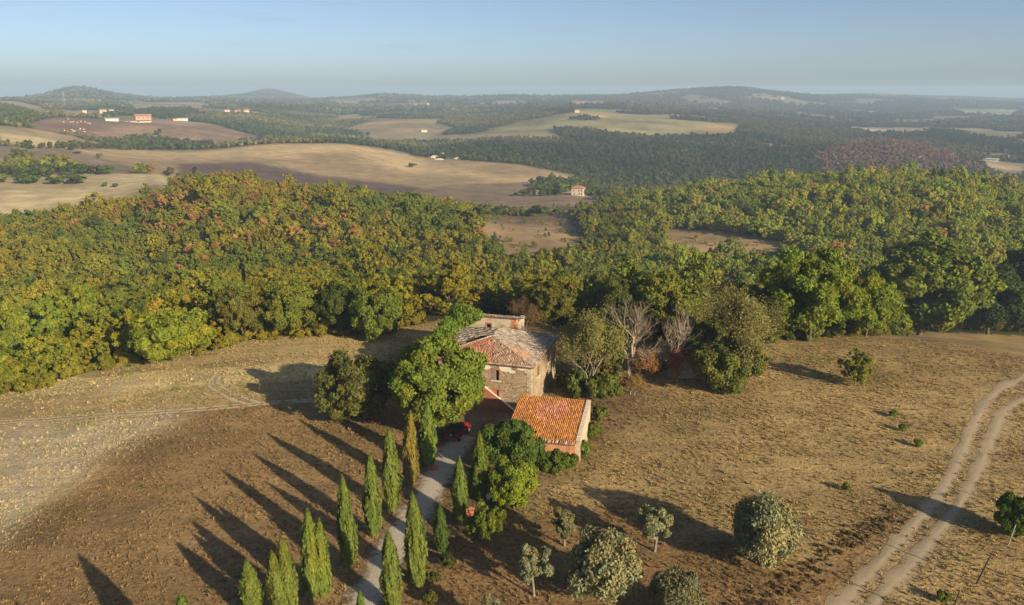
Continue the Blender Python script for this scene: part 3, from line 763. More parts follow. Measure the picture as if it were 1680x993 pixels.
def pal(rng, cols, w, N):
    k = rng.choice(len(cols), N, p=np.array(w)/sum(w)); c = np.array(cols)[k]
    return c*(.82+.36*rng.random((N, 1)))

def window_unit(parent, o, ex, x0, x1, z0, z1, shutter=True, closed=False, frame=True):
    """brick-framed window: surround, sill, dark pane set back, one leaf of a shutter"""
    ex = Vector(ex).normalized(); en = Vector((0, 0, 1)).cross(ex); o = Vector(o)
    Mx = Matrix((( ex.x, en.x, 0, o.x), (ex.y, en.y, 0, o.y), (ex.z, en.z, 1, o.z), (0, 0, 0, 1)))
    w = empty('window', (0, 0, 0)); w.parent = parent
    MB().box(x0, x1, .32, .36, z0, z1, M=Mx).build('pane', M['dark'], w)
    if frame:
        t = .24; mb = MB(); mb.box(x0-t, x0, -.03, .30, z0, z1+t, M=Mx); mb.box(x1, x1+t, -.03, .30, z0, z1+t, M=Mx); mb.box(x0, x1, -.032, .30, z1, z1+t, M=Mx)
        mb.build('surround', M['brick'], w)
    MB().box(x0-.3, x1+.3, -.14, .31, z0-.14, z0-.002, M=Mx).build('sill', M['plaster'], w)
    if shutter:
        xm = (x0+x1)/2
        MB().box(x0+.03, xm+.02, .12, .17, z0+.02, z1-.02, M=Mx).build('shutter', M['shutter'], w)
    if closed:
        MB().box(x0+.02, x0+(x1-x0)*.62, .10, .16, z0+.02, z1-.02, M=Mx).build('shutter', M['red_plaster'], w)
    return w

HB = Vector((2.85, 109.05, 0)); HROT = -R_(16.3)
def build_house():
    z0 = min(hz(HB.x, HB.y), 0)-.15
    H = empty('farmhouse', (HB.x, HB.y, z0), HROT)
    tag(H, 'derelict two-storey stone farmhouse with sagging hipped tile roof', 'house')
    W, D, E, RG = 16.0, 15.7, 6.95, 9.1; th = .6
    # windows: x measured rightwards from the front left corner (0..W)
    f_open = [(10.05, 11.0, 4.35, 6.0), (10.15, 10.95, 1.75, 2.85), (4.2, 5.2, 4.35, 6.0)]
    wf = wall_panel('wall', H, M['stone'], (-W, 0, 0), (1, 0, 0), W, E, th, f_open); wf['label'] = 'front wall of brown rubble stone'
    r_open = [(3.0, 3.9, 4.2, 5.7), (9.6, 10.5, 4.2, 5.7)]
    wr = wall_panel('wall', H, M['stone_side'], (0, th, 0), (0, 1, 0), D-2*th, E, th, r_open); wr['label'] = 'pale stone side wall facing the scrub'
    wall_panel('wall', H, M['stone'], (0, D, 0), (-1, 0, 0), W, E, th)
    wall_panel('wall', H, M['stone'], (-W, D-th, 0), (0, -1, 0), D-2*th, E-.4, th)
    window_unit(H, (-W, 0, 0), (1, 0, 0), *f_open[0]); window_unit(H, (-W, 0, 0), (1, 0, 0), *f_open[1], shutter=False, closed=True); window_unit(H, (-W, 0, 0), (1, 0, 0), *f_open[2])
    for q in r_open: window_unit(H, (0, th, 0), (0, 1, 0), *q, shutter=False)
    # corner stones and broken plaster below the eaves
    mb = MB(); rg = random.Random(4); z = 0
    while z < E-.3:
        h = rg.uniform(.28, .45); a = rg.choice((.38, .7)); b = .7 if a < .5 else .38
        mb.box(-a, .03, -.03, b, z, min(z+h-.03, E-.1)); z += h
    q = mb.build('quoins', M['stone_plaster'], H)
    for x, y0, w, h, n in ((11.9, 6.93, 2.3, 1.15, 13), (14.6, 6.93, 1.9, .65, 10), (9.0, 6.93, 1.5, 1.1, 12), (13.0, 6.2, 1.1, .5, 9), (15.2, 6.3, .5, .3, 7)):
        pts = []
        for k in range(n):
            t = 2*math.pi*k/n; rr = rg.uniform(.75, 1.05)
            px_, pz_ = x+math.cos(t)*w/2*rr, y0-h/2+math.sin(t)*h/2*rr
            pts.append((-W+px_, -.025, min(pz_, E-.02)))
        MB().prism(pts, (0, .02, 0)).build('plaster_patch', M['plaster'], H)
    # roof: hips from the eaves to a short ridge
    ov = .45; ez = E+.03
    A = Vector((-W-ov, -ov, ez)); B = Vector((ov, -ov, ez)); C = Vector((ov, D+ov, ez)); Dd = Vector((-W-ov, D+ov, ez))
    r1 = Vector((-8.1, 6.3, RG)); r2 = Vector((-8.3, 10.4, RG))
    def slope(name, a, b, top, palette, seed, **k):
        e = (b-a).normalized(); s = (top[0]-a); s = s-e*s.dot(e); s.normalize()
        poly = [((p-a).dot(e), (p-a).dot(s)) for p in (a, b, *top)]
        hs = [[((p-a).dot(e), (p-a).dot(s)) for p in h] for h in k.pop('holes3', [])]
        return tile_field(name, H, a, e, s, poly, palette, seed, holes=hs, **k)
    def p_front(a, b, rng):
        N = len(a); red = pal(rng, [(.40,.175,.105), (.34,.14,.085), (.45,.25,.165), (.33,.20,.13)], [4, 3, 1.2, 1], N); old = pal(rng, [(.31,.20,.13), (.38,.27,.19), (.25,.175,.12), (.44,.36,.28), (.37,.19,.115)], [3, 3, 2, .8, 2.4], N)
        m = (a+b*.25+1.2*(fbm(a, b)-.5)) < 10.6
        return np.where(m[:, None], red, old)
    def p_right(a, b, rng):
        N = len(a); g = pal(rng, [(.31,.26,.21), (.25,.205,.165), (.38,.33,.28), (.46,.41,.35), (.31,.20,.135)], [4, 3, 3, 1.0, 1.6], N); br = pal(rng, [(.42,.26,.16), (.34,.22,.14), (.48,.35,.25)], [3, 2, 1], N)
        m = (a < 5.5+1.5*(fbm(a*2, b*2)-.5)) & (b > 1.5)
        return np.where(m[:, None], br, g)
    def p_left(a, b, rng):
        N = len(a); k = (np.floor(a/.75) % 2)[:, None]
        return np.where(k > 0, pal(rng, [(.55,.46,.34), (.46,.37,.27), (.60,.53,.43)], [3, 2, 1], N), pal(rng, [(.24,.18,.13), (.33,.26,.19), (.17,.13,.10)], [3, 2, 1], N))
    slope('front_roof_tiles', A, B, [r1], p_front, 2, keep=.985)
    slope('right_roof_tiles', B, C, [r2, r1], p_right, 3, keep=.975, jit=1.6)
    slope('rear_roof_tiles', C, Dd, [r2], p_right, 4, keep=.96)
    # the left slope has fallen in next to the front hip
    hole = [[Vector((-8.6, 6.3, RG)), Vector((-10.0, 7.7, 8.6)), Vector((-12.2, 6.6, 8)), Vector((-12.8, 3.4, 8)), Vector((-10.5, 4.6, 8.4))]]
    slope('left_roof_tiles', Dd, A, [r1, r2], p_left, 5, keep=.9, jit=2.6, holes3=hole, deck=False)
    n = (A-Dd).cross(r1-Dd).normalized()
    if n.z < 0: n = -n
    MB().prism([p-n*.1 for p in (Dd, Vector((-W-ov, 6.2, ez)), Vector((-10.3, 7.9, 8.52)), Vector((-8.4, 8.0, RG)), r2)], n*.085).build('roof_deck', M['tile_bed'], H)
    for k in range(7):
        t = .12+.11*k
        p0 = Vector((-W, 1.2+k*.85, E+.05)); p1 = Vector((-8.2, 6.4+.15*k, RG-.25))
        MB().tube([p0, p1], [.09, .09], 4).build('rafter', M['wood_dark'], H)
    # ridge and hip caps
    def caps(name, a, b, seed, cols):
        rng = np.random.default_rng(seed); L = (b-a).length; k = int(L/.42); d = (b-a).normalized(); side = d.cross(Vector((0, 0, 1))).normalized(); up = side.cross(d)
        mb = MB(); 
        for i in range(k):
            c = a+d*(i*.42)+up*(.05+.02*rng.random())+side*rng.normal()*.025
            for j in range(4):
                t0, t1 = math.pi*j/4, math.pi*(j+1)/4
                f = lambda t, q, rr: tuple(c+d*q+side*(rr*math.cos(t))+up*(rr*.8*math.sin(t)))
                mb.quad(f(t0, 0, .16), f(t1, 0, .16), f(t1, .46, .13), f(t0, .46, .13))
        me = mb.mesh(name, M['tiles']); cc = pal(rng, cols, [1]*len(cols), k)
        c_attr(me, 'tc', np.repeat(cc, 4, 0), 'FACE'); o = mesh_obj(name, me, H); o['kind'] = 'stuff'
    pale = [(.44,.37,.29), (.34,.21,.14), (.49,.43,.36), (.38,.25,.17)]
    caps('hip_caps', B, r1, 1, [(.24,.16,.11), (.36,.2,.12), (.30,.22,.16)]); caps('ridge_caps', r1, r2, 2, pale); caps('hip_caps', C, r2, 3, pale); caps('hip_caps', A, r1, 4, pale)
    caps('eave_tiles', B+Vector((-.15, 0, .05)), C+Vector((-.15, 0, .05)), 6, pale)
    caps('eave_tiles', B+Vector((0, .1, .05)), A+Vector((0, .1, .05)), 7, pale)
    # outside stair along the front, rising towards the left
    sx0, sx1, top = -2.5, -7.3, 3.7; n = 18
    mb = MB()
    for k in range(n):
        xa = sx0+(sx1-sx0)*k/n; xb = sx0+(sx1-sx0)*(k+1)/n
        mb.box(xb, xa, -1.38, -.004, 0, top*(k+1)/n-.35)
    st = mb.build('stair', M['coping'], H)
    MB().box(-10.2, -7.3, -1.38, -.004, 0, 3.35).build('landing', M['red_plaster'], H)
    MB().prism([(sx0+.35, -1.62, 0), (sx0+.35, -1.62, .45), (sx1, -1.62, top+.35), (-10.2, -1.62, top+.35), (-10.2, -1.62, 0)], (0, .22, 0)).build('stair_wall', M['red_plaster'], H)
    MB().prism([(sx0+.4, -1.68, .452), (sx0+.4, -1.68, .56), (sx1, -1.68, top+.46), (-10.25, -1.68, top+.46), (-10.25, -1.68, top+.352), (sx1, -1.68, top+.352)], (0, .34, 0)).build('coping', M['coping'], H)
    # the taller rear wing with a brick corner
    RW = 9.0; rx0, rx1, ry0, ry1, rh = -16.2, -7.0, 16.4, 21.5, 9.0
    rw = wall_panel('rear_wing_wall', H, M['stone_plaster'], (rx0, ry0, 0), (1, 0, 0), rx1-rx0-.9, rh, .6, [(3.9, 4.7, 6.9, 7.9)])
    window_unit(H, (rx0, ry0, 0), (1, 0, 0), 3.9, 4.7, 6.9, 7.9, shutter=False)
    MB().box(rx1-.9, rx1+.03, ry0-.03, ry0+.85, 0, rh+.05).build('brick_pier', M['brick_pale'], H)
    wall_panel('rear_wing_wall', H, M['stone_plaster'], (rx1, ry0+.85, 0), (0, 1, 0), ry1-ry0-.85, rh-.6, .6)
    wall_panel('rear_wing_wall', H, M['stone'], (rx1-.6, ry1, 0), (-1, 0, 0), rx1-rx0-.6, rh-1.2, .6)
    wall_panel('rear_wing_wall', H, M['stone'], (rx0, ry1, 0), (0, -1, 0), ry1-ry0-.6, rh-.6, .6)
    a = Vector((rx0-.3, ry1+.3, rh-1.1)); b = Vector((rx1+.3, ry1+.3, rh-1.1)); sl = Vector((0, -1, .24)).normalized(); ln = (ry1-ry0+.55)/abs(sl.y)
    tile_field('rear_roof_tiles', H, a, (1, 0, 0), sl, [(0, 0), ((b-a).length, 0), ((b-a).length, ln), (0, ln)], p_right, 9, keep=.93, jit=2)
    caps('ridge_caps', Vector((rx0, ry0+.12, rh+.12)), Vector((rx1, ry0+.12, rh+.12)), 8, pale)
    return H, z0
HOUSE, HZ0 = build_house()
Hmat = Matrix.Translation((HB.x, HB.y, HZ0)) @ Matrix.Rotation(HROT, 4, 'Z')

def build_barn():
    BO = Vector((8.0, 91.6, 0)); rot = -R_(13.5)
    z0 = hz(4, 97)-.2
    Bn = empty('barn', (BO.x, BO.y, z0), rot); tag(Bn, 'low stone barn with orange lichen tile roof in front of farmhouse', 'barn')
    W, D, e0, e1 = 8.9, 10.0, 2.85, 4.75; th = .55
    # local x: -W..0, y 0 (eave) .. D (top)
    wall_panel('wall', Bn, M['brick_pale'], (-W, 0, 0), (1, 0, 0), W-.75, e0-.35, th, [(1.2, 3.4, 0, 2.2)])
    MB().box(-.75, .02, -.03, .6, 0, e0-.12).build('brick_pier', M['brick_pale'], Bn)
    MB().box(-W, -.76, -.06, .5, e0-.35, e0-.1).build('brick_lintel', M['brick_pale'], Bn)
    mb = MB(); mb.prism([(-.02, .6, 0), (-.02, D, 0), (-.02, D, e1+.14), (-.02, .6, e0+.14+(e1-e0)*.06)], (.52, 0, 0)); g = mb.build('gable_wall', M['stone_plaster'], Bn); g['label'] = 'pale stone gable wall rising above the tiles'
    MB().prism([(-W-.3, .56, 0), (-W-.3, D, 0), (-W-.3, D, e1-.15), (-W-.3, .56, e0-.1)], (.5, 0, 0)).build('gable_wall', M['stone'], Bn)
    MB().box(-W+.2, -.05, D-.5, D, 0, e1-.15).build('wall', M['stone_plaster'], Bn)
    a = Vector((-W-.45, -.35, e0-.02)); s = Vector((0, D+.4, e1-e0)); L = s.length
    def p_barn(x, y, rng):
        N = len(x); o = pal(rng, [(.50,.205,.05), (.42,.16,.045), (.55,.26,.075), (.36,.18,.085), (.30,.14,.07)], [4, 3, 2, 1.4, .7], N); pk = pal(rng, [(.50,.20,.11), (.43,.17,.10), (.55,.28,.17)], [3, 2, 1.4], N)
        d = np.exp(-((x-5.2)/2.6)**2-((y-7.2)/2.6)**2)+.5*(fbm(x*1.3, y*1.3)-.5)
        c = np.where((d+.45*(rng.random(N)-.5) > .5)[:, None], pk, o)
        return c
    tile_field('roof_tiles', Bn, a, (1, 0, 0), s, [(0, 0), (W+.38, 0), (W+.38, L), (0, L)], p_barn, 21, keep=.997, jit=.7)
    rng = np.random.default_rng(8); mb = MB()
    for k in range(18):
        x = -.35-.27*k*rng.uniform(.95, 1.05); z = e0+.16
        mb.tube([(x, -.45, z-.02), (x+rng.normal()*.03, .05, z+.07)], [.12, .09], 6)
    me = mb.mesh('loose_tiles', M['tiles']); c_attr(me, 'tc', np.repeat(pal(rng, [(.62,.5,.36), (.5,.3,.17), (.35,.22,.14)], [1, 1, 1], 18), 8, 0)[:len(me.polygons)] if len(me.polygons) == 144 else np.tile((.5, .36, .24), (len(me.polygons), 1)), 'FACE')
    lo = mesh_obj('loose_tiles', me, Bn); lo['kind'] = 'stuff'
    # stones on the gable coping
    mb = MB()
    for k in range(24):
        t = (k+.5)/24; y = .6+(D-.6)*t; z = e0+.14+(e1-e0)*(.06+.94*t)
        mb.box(-.03, .55, y-.2, y+.19, z, z+.07+.05*random.Random(k).random())
    co = mb.build('coping_stones', M['coping'], Bn); co['kind'] = 'stuff'
    return Bn
build_barn()

# ------------------------------------------------------------------ parked off-road car
def build_car():
    p = Vector((-8.25, 97.55, 0)); p.z = hz(p.x, p.y)+.05
    c = empty('parked_car', p, -R_(22), (1.2, 1.2, 1.2)); tag(c, 'red off-road car with black soft top parked under the big tree', 'car')
    # local y forward (away from the drive), x right; rear bumper at y=0, length 3.9
    mb = MB(); mb.box(-.78, .78, .12, 2.25, .48, 1.02); mb.box(-.62, .62, 2.25, 3.72, .52, 1.06, taper=.03); mb.build('body', M['red_paint'], c, bevel=.05)
    for s in (-1, 1):
        for y in (.78, 3.12):
            mb = MB(); x0, x1 = sorted((s*.60, s*.88)); mb.prism([(x0, y-.52, .60), (x0, y-.42, .86), (x0, y+.42, .86), (x0, y+.56, .60), (x0, y+.50, .60), (x0, y+.38, .80), (x0, y-.38, .80), (x0, y-.46, .60)], (x1-x0, 0, 0)); mb.build('fender', M['red_paint'], c)
            w = empty('wheel', (s*.72, y, .38)); w.parent = c
            mb = MB(); mb.tube([(-.13, 0, 0), (-.10, 0, 0), (.10, 0, 0), (.13, 0, 0)], [.33, .385, .385, .33], 20); mb.build('tyre', M['rubber'], w)
            mb = MB(); mb.cyl((s*.125, 0, 0), (1, 0, 0), .2, .06, 14); mb.cyl((s*.16, 0, 0), (1, 0, 0), .07, .05, 10); mb.build('rim', M['steel'], w)
    mb = MB(); mb.prism([(-.76, .16, 1.022), (-.76, .30, 1.72), (-.76, 2.0, 1.78), (-.76, 2.3, 1.022)], (1.52, 0, 0)); mb.build('soft_top', M['black_cloth'], c, bevel=.05)
    for s in (-1, 1):
        x = s*.765; MB().prism([(x, .42, 1.12), (x, .50, 1.60), (x, 1.18, 1.62), (x, 1.18, 1.12)], (s*.012, 0, 0)).build('side_window', M['glass'], c)
        MB().prism([(x, 1.3, 1.10), (x, 1.3, 1.62), (x, 1.95, 1.64), (x, 2.12, 1.10)], (s*.012, 0, 0)).build('side_window', M['glass'], c)
        MB().box(s*.70-.06, s*.70+.06, .06, .118, .78, .96).build('tail_light', M['lamp_red'], c)
        MB().box(s*.95-.09, s*.95+.09, 2.12, 2.18, 1.12, 1.28).build('mirror', M['black_cloth'], c)
    MB().prism([(-.55, .19, 1.15), (.55, .19, 1.15), (.5, .27, 1.62), (-.5, .27, 1.62)], (0, -.012, 0)).build('rear_window', M['glass'], c)
    MB().prism([(-.66, 2.335, 1.08), (.66, 2.335, 1.08), (.60, 2.07, 1.70), (-.60, 2.07, 1.70)], (0, .02, .01)).build('windscreen', M['glass'], c)
    MB().box(-.80, .80, -.06, .10, .46, .60).build('bumper', M['chrome'], c, bevel=.02); MB().box(-.78, .78, 3.76, 3.9, .48, .62).build('bumper', M['chrome'], c, bevel=.02)
    sw = empty('spare_wheel', (.08, -.02, .98)); sw.parent = c
    MB().tube([(0, -.12, 0), (0, -.09, 0), (0, .07, 0), (0, .1, 0)], [.31, .36, .36, .31], 20).build('tyre', M['rubber'], sw); MB().cyl((0, -.13, 0), (0, 1, 0), .17, .04, 14).build('rim', M['steel'], sw)
    MB().box(-.24, .24, .095, .112, .64, .75).build('number_plate', M['white'], c)
build_car()

# ------------------------------------------------------------------ tree kinds
RG = random.Random(11)
P_OAK = [tree_proto(100+k, 11, 6.0, 32000, 150, .28, trunk=.03, lobe_r=(.10, .25), shell=(.55, .95), flat=.97, r0=.2) for k in range(3)]
P_ROUND = [tree_proto(130+k, 6, 4.2, 19000, 90, .23, trunk=.0, lobe_r=(.12, .28), shell=(.5, .88), flat=.97, r0=.2) for k in range(2)]
P_WALNUT = tree_proto(150, 13.6, 6.6, 60000, 230, .25, trunk=.02, lobe_r=(.09, .21), shell=(.62, .96), flat=.97, r0=.36, limbs=14, odd=.25)
P_OLIVE = [tree_proto(160+k, 5.0, 3.0, 26000, 90, .135, trunk=-.04, mat='olive_leaf', bark='olive_bark', lobe_r=(.18, .40), shell=(.3, .82), elong=1.9, r0=.16, limbs=7, jitter=.8, flat=1.0) for k in range(3)]
P_OLIVE_SLIM = [tree_proto(170+k, 5.0, 2.0, 10000, 44, .13, trunk=.2, mat='olive_leaf', bark='olive_bark', lobe_r=(.12, .30), shell=(.3, .95), elong=1.9, r0=.13, limbs=12, jitter=.8, flat=.9) for k in range(2)]
P_BUSH = [tree_proto(180+k, 2.0, 1.6, 3600, 30, .15, trunk=.02, lobe_r=(.14, .34), shell=(.4, .9), flat=.97, r0=.05, limbs=5) for k in range(3)]
P_SPRIG = [tree_proto(186+k, 3.4, 2.1, 5000, 60, .13, trunk=.10, lobe_r=(.14, .26), shell=(.35, 1.0), r0=.05, limbs=16, elong=2.2, jitter=.9) for k in range(2)]
P_FOR = [tree_proto(200+k, hh, rr, 3400, lo, .29, trunk=.02, lobe_r=lr_, shell=sh_, flat=.97, r0=.12, limbs=4) for k, (hh, rr, lo, lr_, sh_) in enumerate([
 (7.0, 3.0, 34, (.12, .38), (.4, .85)), (8.6, 2.5, 40, (.10, .34), (.35, 1.0)), (5.8, 3.4, 46, (.09, .30), (.4, 1.0)), (7.4, 2.8, 60, (.07, .24), (.35, 1.08)), (6.4, 2.3, 24, (.16, .46), (.3, .8)), (7.8, 3.3, 70, (.07, .22), (.5, 1.05))])]
P_FAR = [tree_proto(220+k, 7.0, 3.2, 110, 8, 1.7, trunk=.08, lobe_r=(.36, .55), shell=(.35, .75), flat=.97, r0=.2, limbs=2, jitter=.4, elong=1.2) for k in range(4)]
P_FEATHER = [tree_proto(190+k, 9.0, 5.5, 15000, 150, .26, trunk=.02, lobe_r=(.06, .17), shell=(.3, 1.08), flat=.97, r0=.16, limbs=26, elong=2.0, jitter=.9) for k in range(2)]
P_CYP = [cypress_proto(s) for s in (1, 2, 3, 4)]; P_CYP2 = [cypress_proto(s, stems=2, n=13000) for s in (7, 8)]
P_DEAD = [dead_tree_proto(31, 10, .85, r0=.26, depth=6), dead_tree_proto(37, 9, .75, r0=.26, depth=6)]
P_THIN = [dead_tree_proto(41+k, 9, .7, mat='pale_bark', leaf_n=13000, leaf=.13, r0=.13, depth=6) for k in range(2)]
P_TWIG = [dead_tree_proto(61+k, 4, .8, mat='olive_bark', depth=4, leaf_n=3000, leaf=.12, r0=.07, first=.16) for k in range(2)]

GREEN = (.075, .125, .020); LIME = (.125, .185, .022); GOLD = (.150, .150, .018); DKG = (.045, .080, .018); OLIVE_T = (.205, .222, .118); CYP_T = (.108, .148, .027); RUST = (.30, .115, .025); DRY = (.19, .15, .055)

# ------------------------------------------------------------------ cypresses of the drive
CYPS = [  # foot column, foot row, top row, width, kind, tint, label
 (415,1012,917,30,0,CYP_T,'leftmost cypress of the drive, cut off by the bottom edge'),
 (470,1003,885,52,4,CYP_T,'broad twin-topped cypress at the bottom left of the drive'),
 (522,982,835,48,5,CYP_T,'forked cypress with two stems on the left of the drive'),
 (573,930,782,30,1,CYP_T,'tall slim cypress left of the drive, above the forked one'),
 (613,880,747,28,2,CYP_T,'slim cypress left of the drive between two taller cypresses'),
 (643,839,704,28,3,CYP_T,'tall straight cypress left of the drive before the browned one'),
 (673,798,679,25,0,(.17,.150,.030),'cypress with rust-brown browned foliage left of the drive'),
 (702,764,661,27,1,CYP_T,'cypress overlapping the large tree beside the red car'),
 (686,962,805,35,2,CYP_T,'tallest cypress on the right edge of the pale drive'),
 (645,1003,871,29,3,CYP_T,'cypress standing on the drive edge at the bottom centre'),
 (597,1075,970,22,0,CYP_T,'cypress tip poking up at the bottom edge of the drive'),
 (755,858,754,24,1,CYP_T,'short cypress right of the drive opposite the fig tree'),
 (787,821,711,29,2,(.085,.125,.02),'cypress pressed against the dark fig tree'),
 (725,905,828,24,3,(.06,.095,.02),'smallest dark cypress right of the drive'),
]
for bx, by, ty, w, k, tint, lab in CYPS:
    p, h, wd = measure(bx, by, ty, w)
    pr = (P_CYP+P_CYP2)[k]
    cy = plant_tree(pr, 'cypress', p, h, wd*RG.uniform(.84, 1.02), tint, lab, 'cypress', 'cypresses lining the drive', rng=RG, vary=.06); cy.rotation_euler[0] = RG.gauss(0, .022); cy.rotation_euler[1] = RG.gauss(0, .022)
for (x, y), lab in zip(((-24.5, 50.5), (-26.5, 43.0)), ('first cypress of the drive below the picture, known by its shadow', 'second cypress of the drive below the picture, known by its shadow')):
    plant_tree(P_CYP[1], 'cypress', (x, y, hz(x, y)), 9.8, 2.3, CYP_T, lab, 'cypress', 'cypresses lining the drive', rng=RG)

# ------------------------------------------------------------------ single trees and shrubs
SINGLES = [  # proto, name, foot col, foot row, top row, width, tint, label, category
 (P_WALNUT,'walnut_tree',721,714,538,178,(.150,.205,.028),'large bright green tree shading the red car beside the farmhouse','tree'),
 (P_ROUND[1],'shade_tree',590,692,578,150,(.125,.140,.036),'dark loose tree in the shade left of the large bright tree','tree'),
 (P_SPRIG[0],'sapling',537,668,637,30,LIME,'tiny yellow-green sapling at the edge of the dark shade tree','tree'),
 (P_ROUND[0],'fig_tree',842,775,684,112,(0.081,0.134,0.024),'dark green fig tree with broad leaves beside the orange roof','tree'),
 (P_ROUND[1],'garden_tree',843,834,752,88,(0.188,0.262,0.026),'bright light-green round tree below the fig tree','tree'),
 (P_SPRIG[1],'garden_tree',800,896,824,62,(.13,.17,.02),'small yellowish-green upright tree on the right of the drive','tree'),
 (P_ROUND[0],'round_tree',285,592,503,128,(0.188,0.237,0.026),'round bright green tree standing out at the wood edge','tree'),
 (P_OAK[1],'oak_tree',400,557,462,88,(.135,.145,.028),'olive-toned oak right of the round bright tree','tree'),
 (P_OAK[2],'oak_tree',487,551,455,98,(0.150,0.186,0.026),'leafy oak in the middle of the wood edge by the meadow','tree'),
 (P_OAK[0],'oak_tree',556,548,462,84,(.07,.10,.02),'dark oak behind the pale meadow next to the round dark oak','tree'),
 (P_ROUND[1],'oak_tree',626,557,470,106,(0.131,0.179,0.026),'round dark green oak alone at the top of the meadow','tree'),
 (P_OAK[1],'oak_tree',1328,560,398,160,(0.144,0.205,0.024),'big green oak at the field edge nearest the scrub','tree'),
 (P_OAK[2],'oak_tree',1420,553,438,104,(0.163,0.218,0.024),'lower bright oak between the two big oaks','tree'),
 (P_OAK[0],'oak_tree',1508,550,383,196,(0.144,0.198,0.024),'biggest spreading oak on the field edge','tree'),
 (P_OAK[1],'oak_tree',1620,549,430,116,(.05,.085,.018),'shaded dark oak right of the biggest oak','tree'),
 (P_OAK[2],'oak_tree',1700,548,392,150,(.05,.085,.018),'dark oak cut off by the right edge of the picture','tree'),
 (P_OAK[2],'oak_tree',1085,552,440,140,(0.163,0.192,0.026),'green oak behind the two dead bare trees','tree'),
 (P_OAK[0],'oak_tree',905,540,452,100,(.14,.145,.022),'golden-green oak behind the farmhouse roof','tree'),
 (P_OAK[1],'oak_tree',1010,548,448,92,(.085,.115,.022),'dull green oak above the thin scrub tree','tree'),
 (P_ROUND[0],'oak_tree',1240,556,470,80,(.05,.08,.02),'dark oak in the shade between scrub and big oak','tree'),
 (P_FEATHER[1],'young_tree',1403,630,572,56,(.20,.235,.04),'small round yellow-green young tree alone in the dry field','tree'),
 (P_BUSH[0],'small_shrub',1465,683,671,17,LIME,'uppermost of the tiny green shrubs in the dry field','shrub'),
 (P_BUSH[1],'small_shrub',1482,707,694,15,LIME,'second tiny green shrub down the dry field','shrub'),
 (P_BUSH[2],'small_shrub',1505,733,720,17,LIME,'third tiny green shrub beside the dirt track','shrub'),
 (P_BUSH[0],'small_shrub',1387,805,790,15,LIME,'tiny bright shrub alone above the big olive tree','shrub'),
 (P_OLIVE[0],'olive_tree',1250,928,812,122,OLIVE_T,'large round silver olive tree alone in the dry grass','olive tree'),
 (P_OLIVE_SLIM[0],'olive_tree',1074,905,822,62,OLIVE_T,'slim olive tree with pale trunk right of the big olive','olive tree'),
 (P_OLIVE_SLIM[1],'olive_tree',926,896,836,52,(.17,.175,.085),'small thin olive tree nearest the light-green round tree','olive tree'),
 (P_OLIVE[1],'olive_tree',990,985,857,122,OLIVE_T,'large bushy olive tree at the bottom centre','olive tree'),
 (P_OLIVE_SLIM[0],'olive_tree',876,978,888,60,OLIVE_T,'upright narrow olive tree left of the large bushy olive','olive tree'),
 (P_OLIVE[2],'olive_tree',1110,1020,924,90,(.13,.14,.075),'dark olive tree cut by the bottom edge','olive tree'),
 (P_OLIVE_SLIM[1],'olive_tree',806,1040,980,46,OLIVE_T,'olive tree top just showing at the bottom edge','olive tree'),
 (P_ROUND[1],'leaning_tree',1668,882,808,66,(.10,.16,.02),'green tree at the right edge beside a wooden post','tree'),
 (P_BUSH[0],'weed_shrub',735,930,908,30,(.07,.09,.022),'dark shrub under the smallest cypress','shrub'),
 (P_BUSH[1],'weed_shrub',712,958,938,26,(.09,.11,.025),'low shrub at the foot of the tallest cypress','shrub'),
 (P_BUSH[2],'weed_shrub',706,992,972,30,(.12,.13,.03),'yellowish shrub at the bottom edge below the tallest cypress','shrub'),
 (P_BUSH[0],'barn_shrub',902,775,738,52,(.09,.14,.02),'green shrub below the barn eave next to the fig tree','shrub'),
 (P_BUSH[1],'barn_shrub',930,770,741,44,(.10,.155,.02),'green shrub in front of the barn corner pier','shrub'),
 (P_BUSH[2],'barn_shrub',955,752,724,34,(.12,.18,.02),'bright shrub at the right corner of the barn','shrub'),
 (P_BUSH[0],'barn_shrub',972,718,690,34,(.11,.15,.02),'shrub against the barn gable wall, lower one','shrub'),
 (P_BUSH[1],'barn_shrub',984,690,664,32,(.13,.15,.03),'shrub against the barn gable wall, upper one','shrub'),
 (P_BUSH[1],'meadow_shrub',1545,988,968,24,(.12,.16,.02),'green weed clump at the lower end of the dirt track','shrub'),
]
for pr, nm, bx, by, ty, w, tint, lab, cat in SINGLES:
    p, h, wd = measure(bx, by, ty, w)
    plant_tree(pr, nm, p, h*1.03, wd, tint, lab, cat, {'olive tree': 'olive trees in the dry grass', 'shrub': 'low shrubs around the farm'}.get(cat), rng=RG)
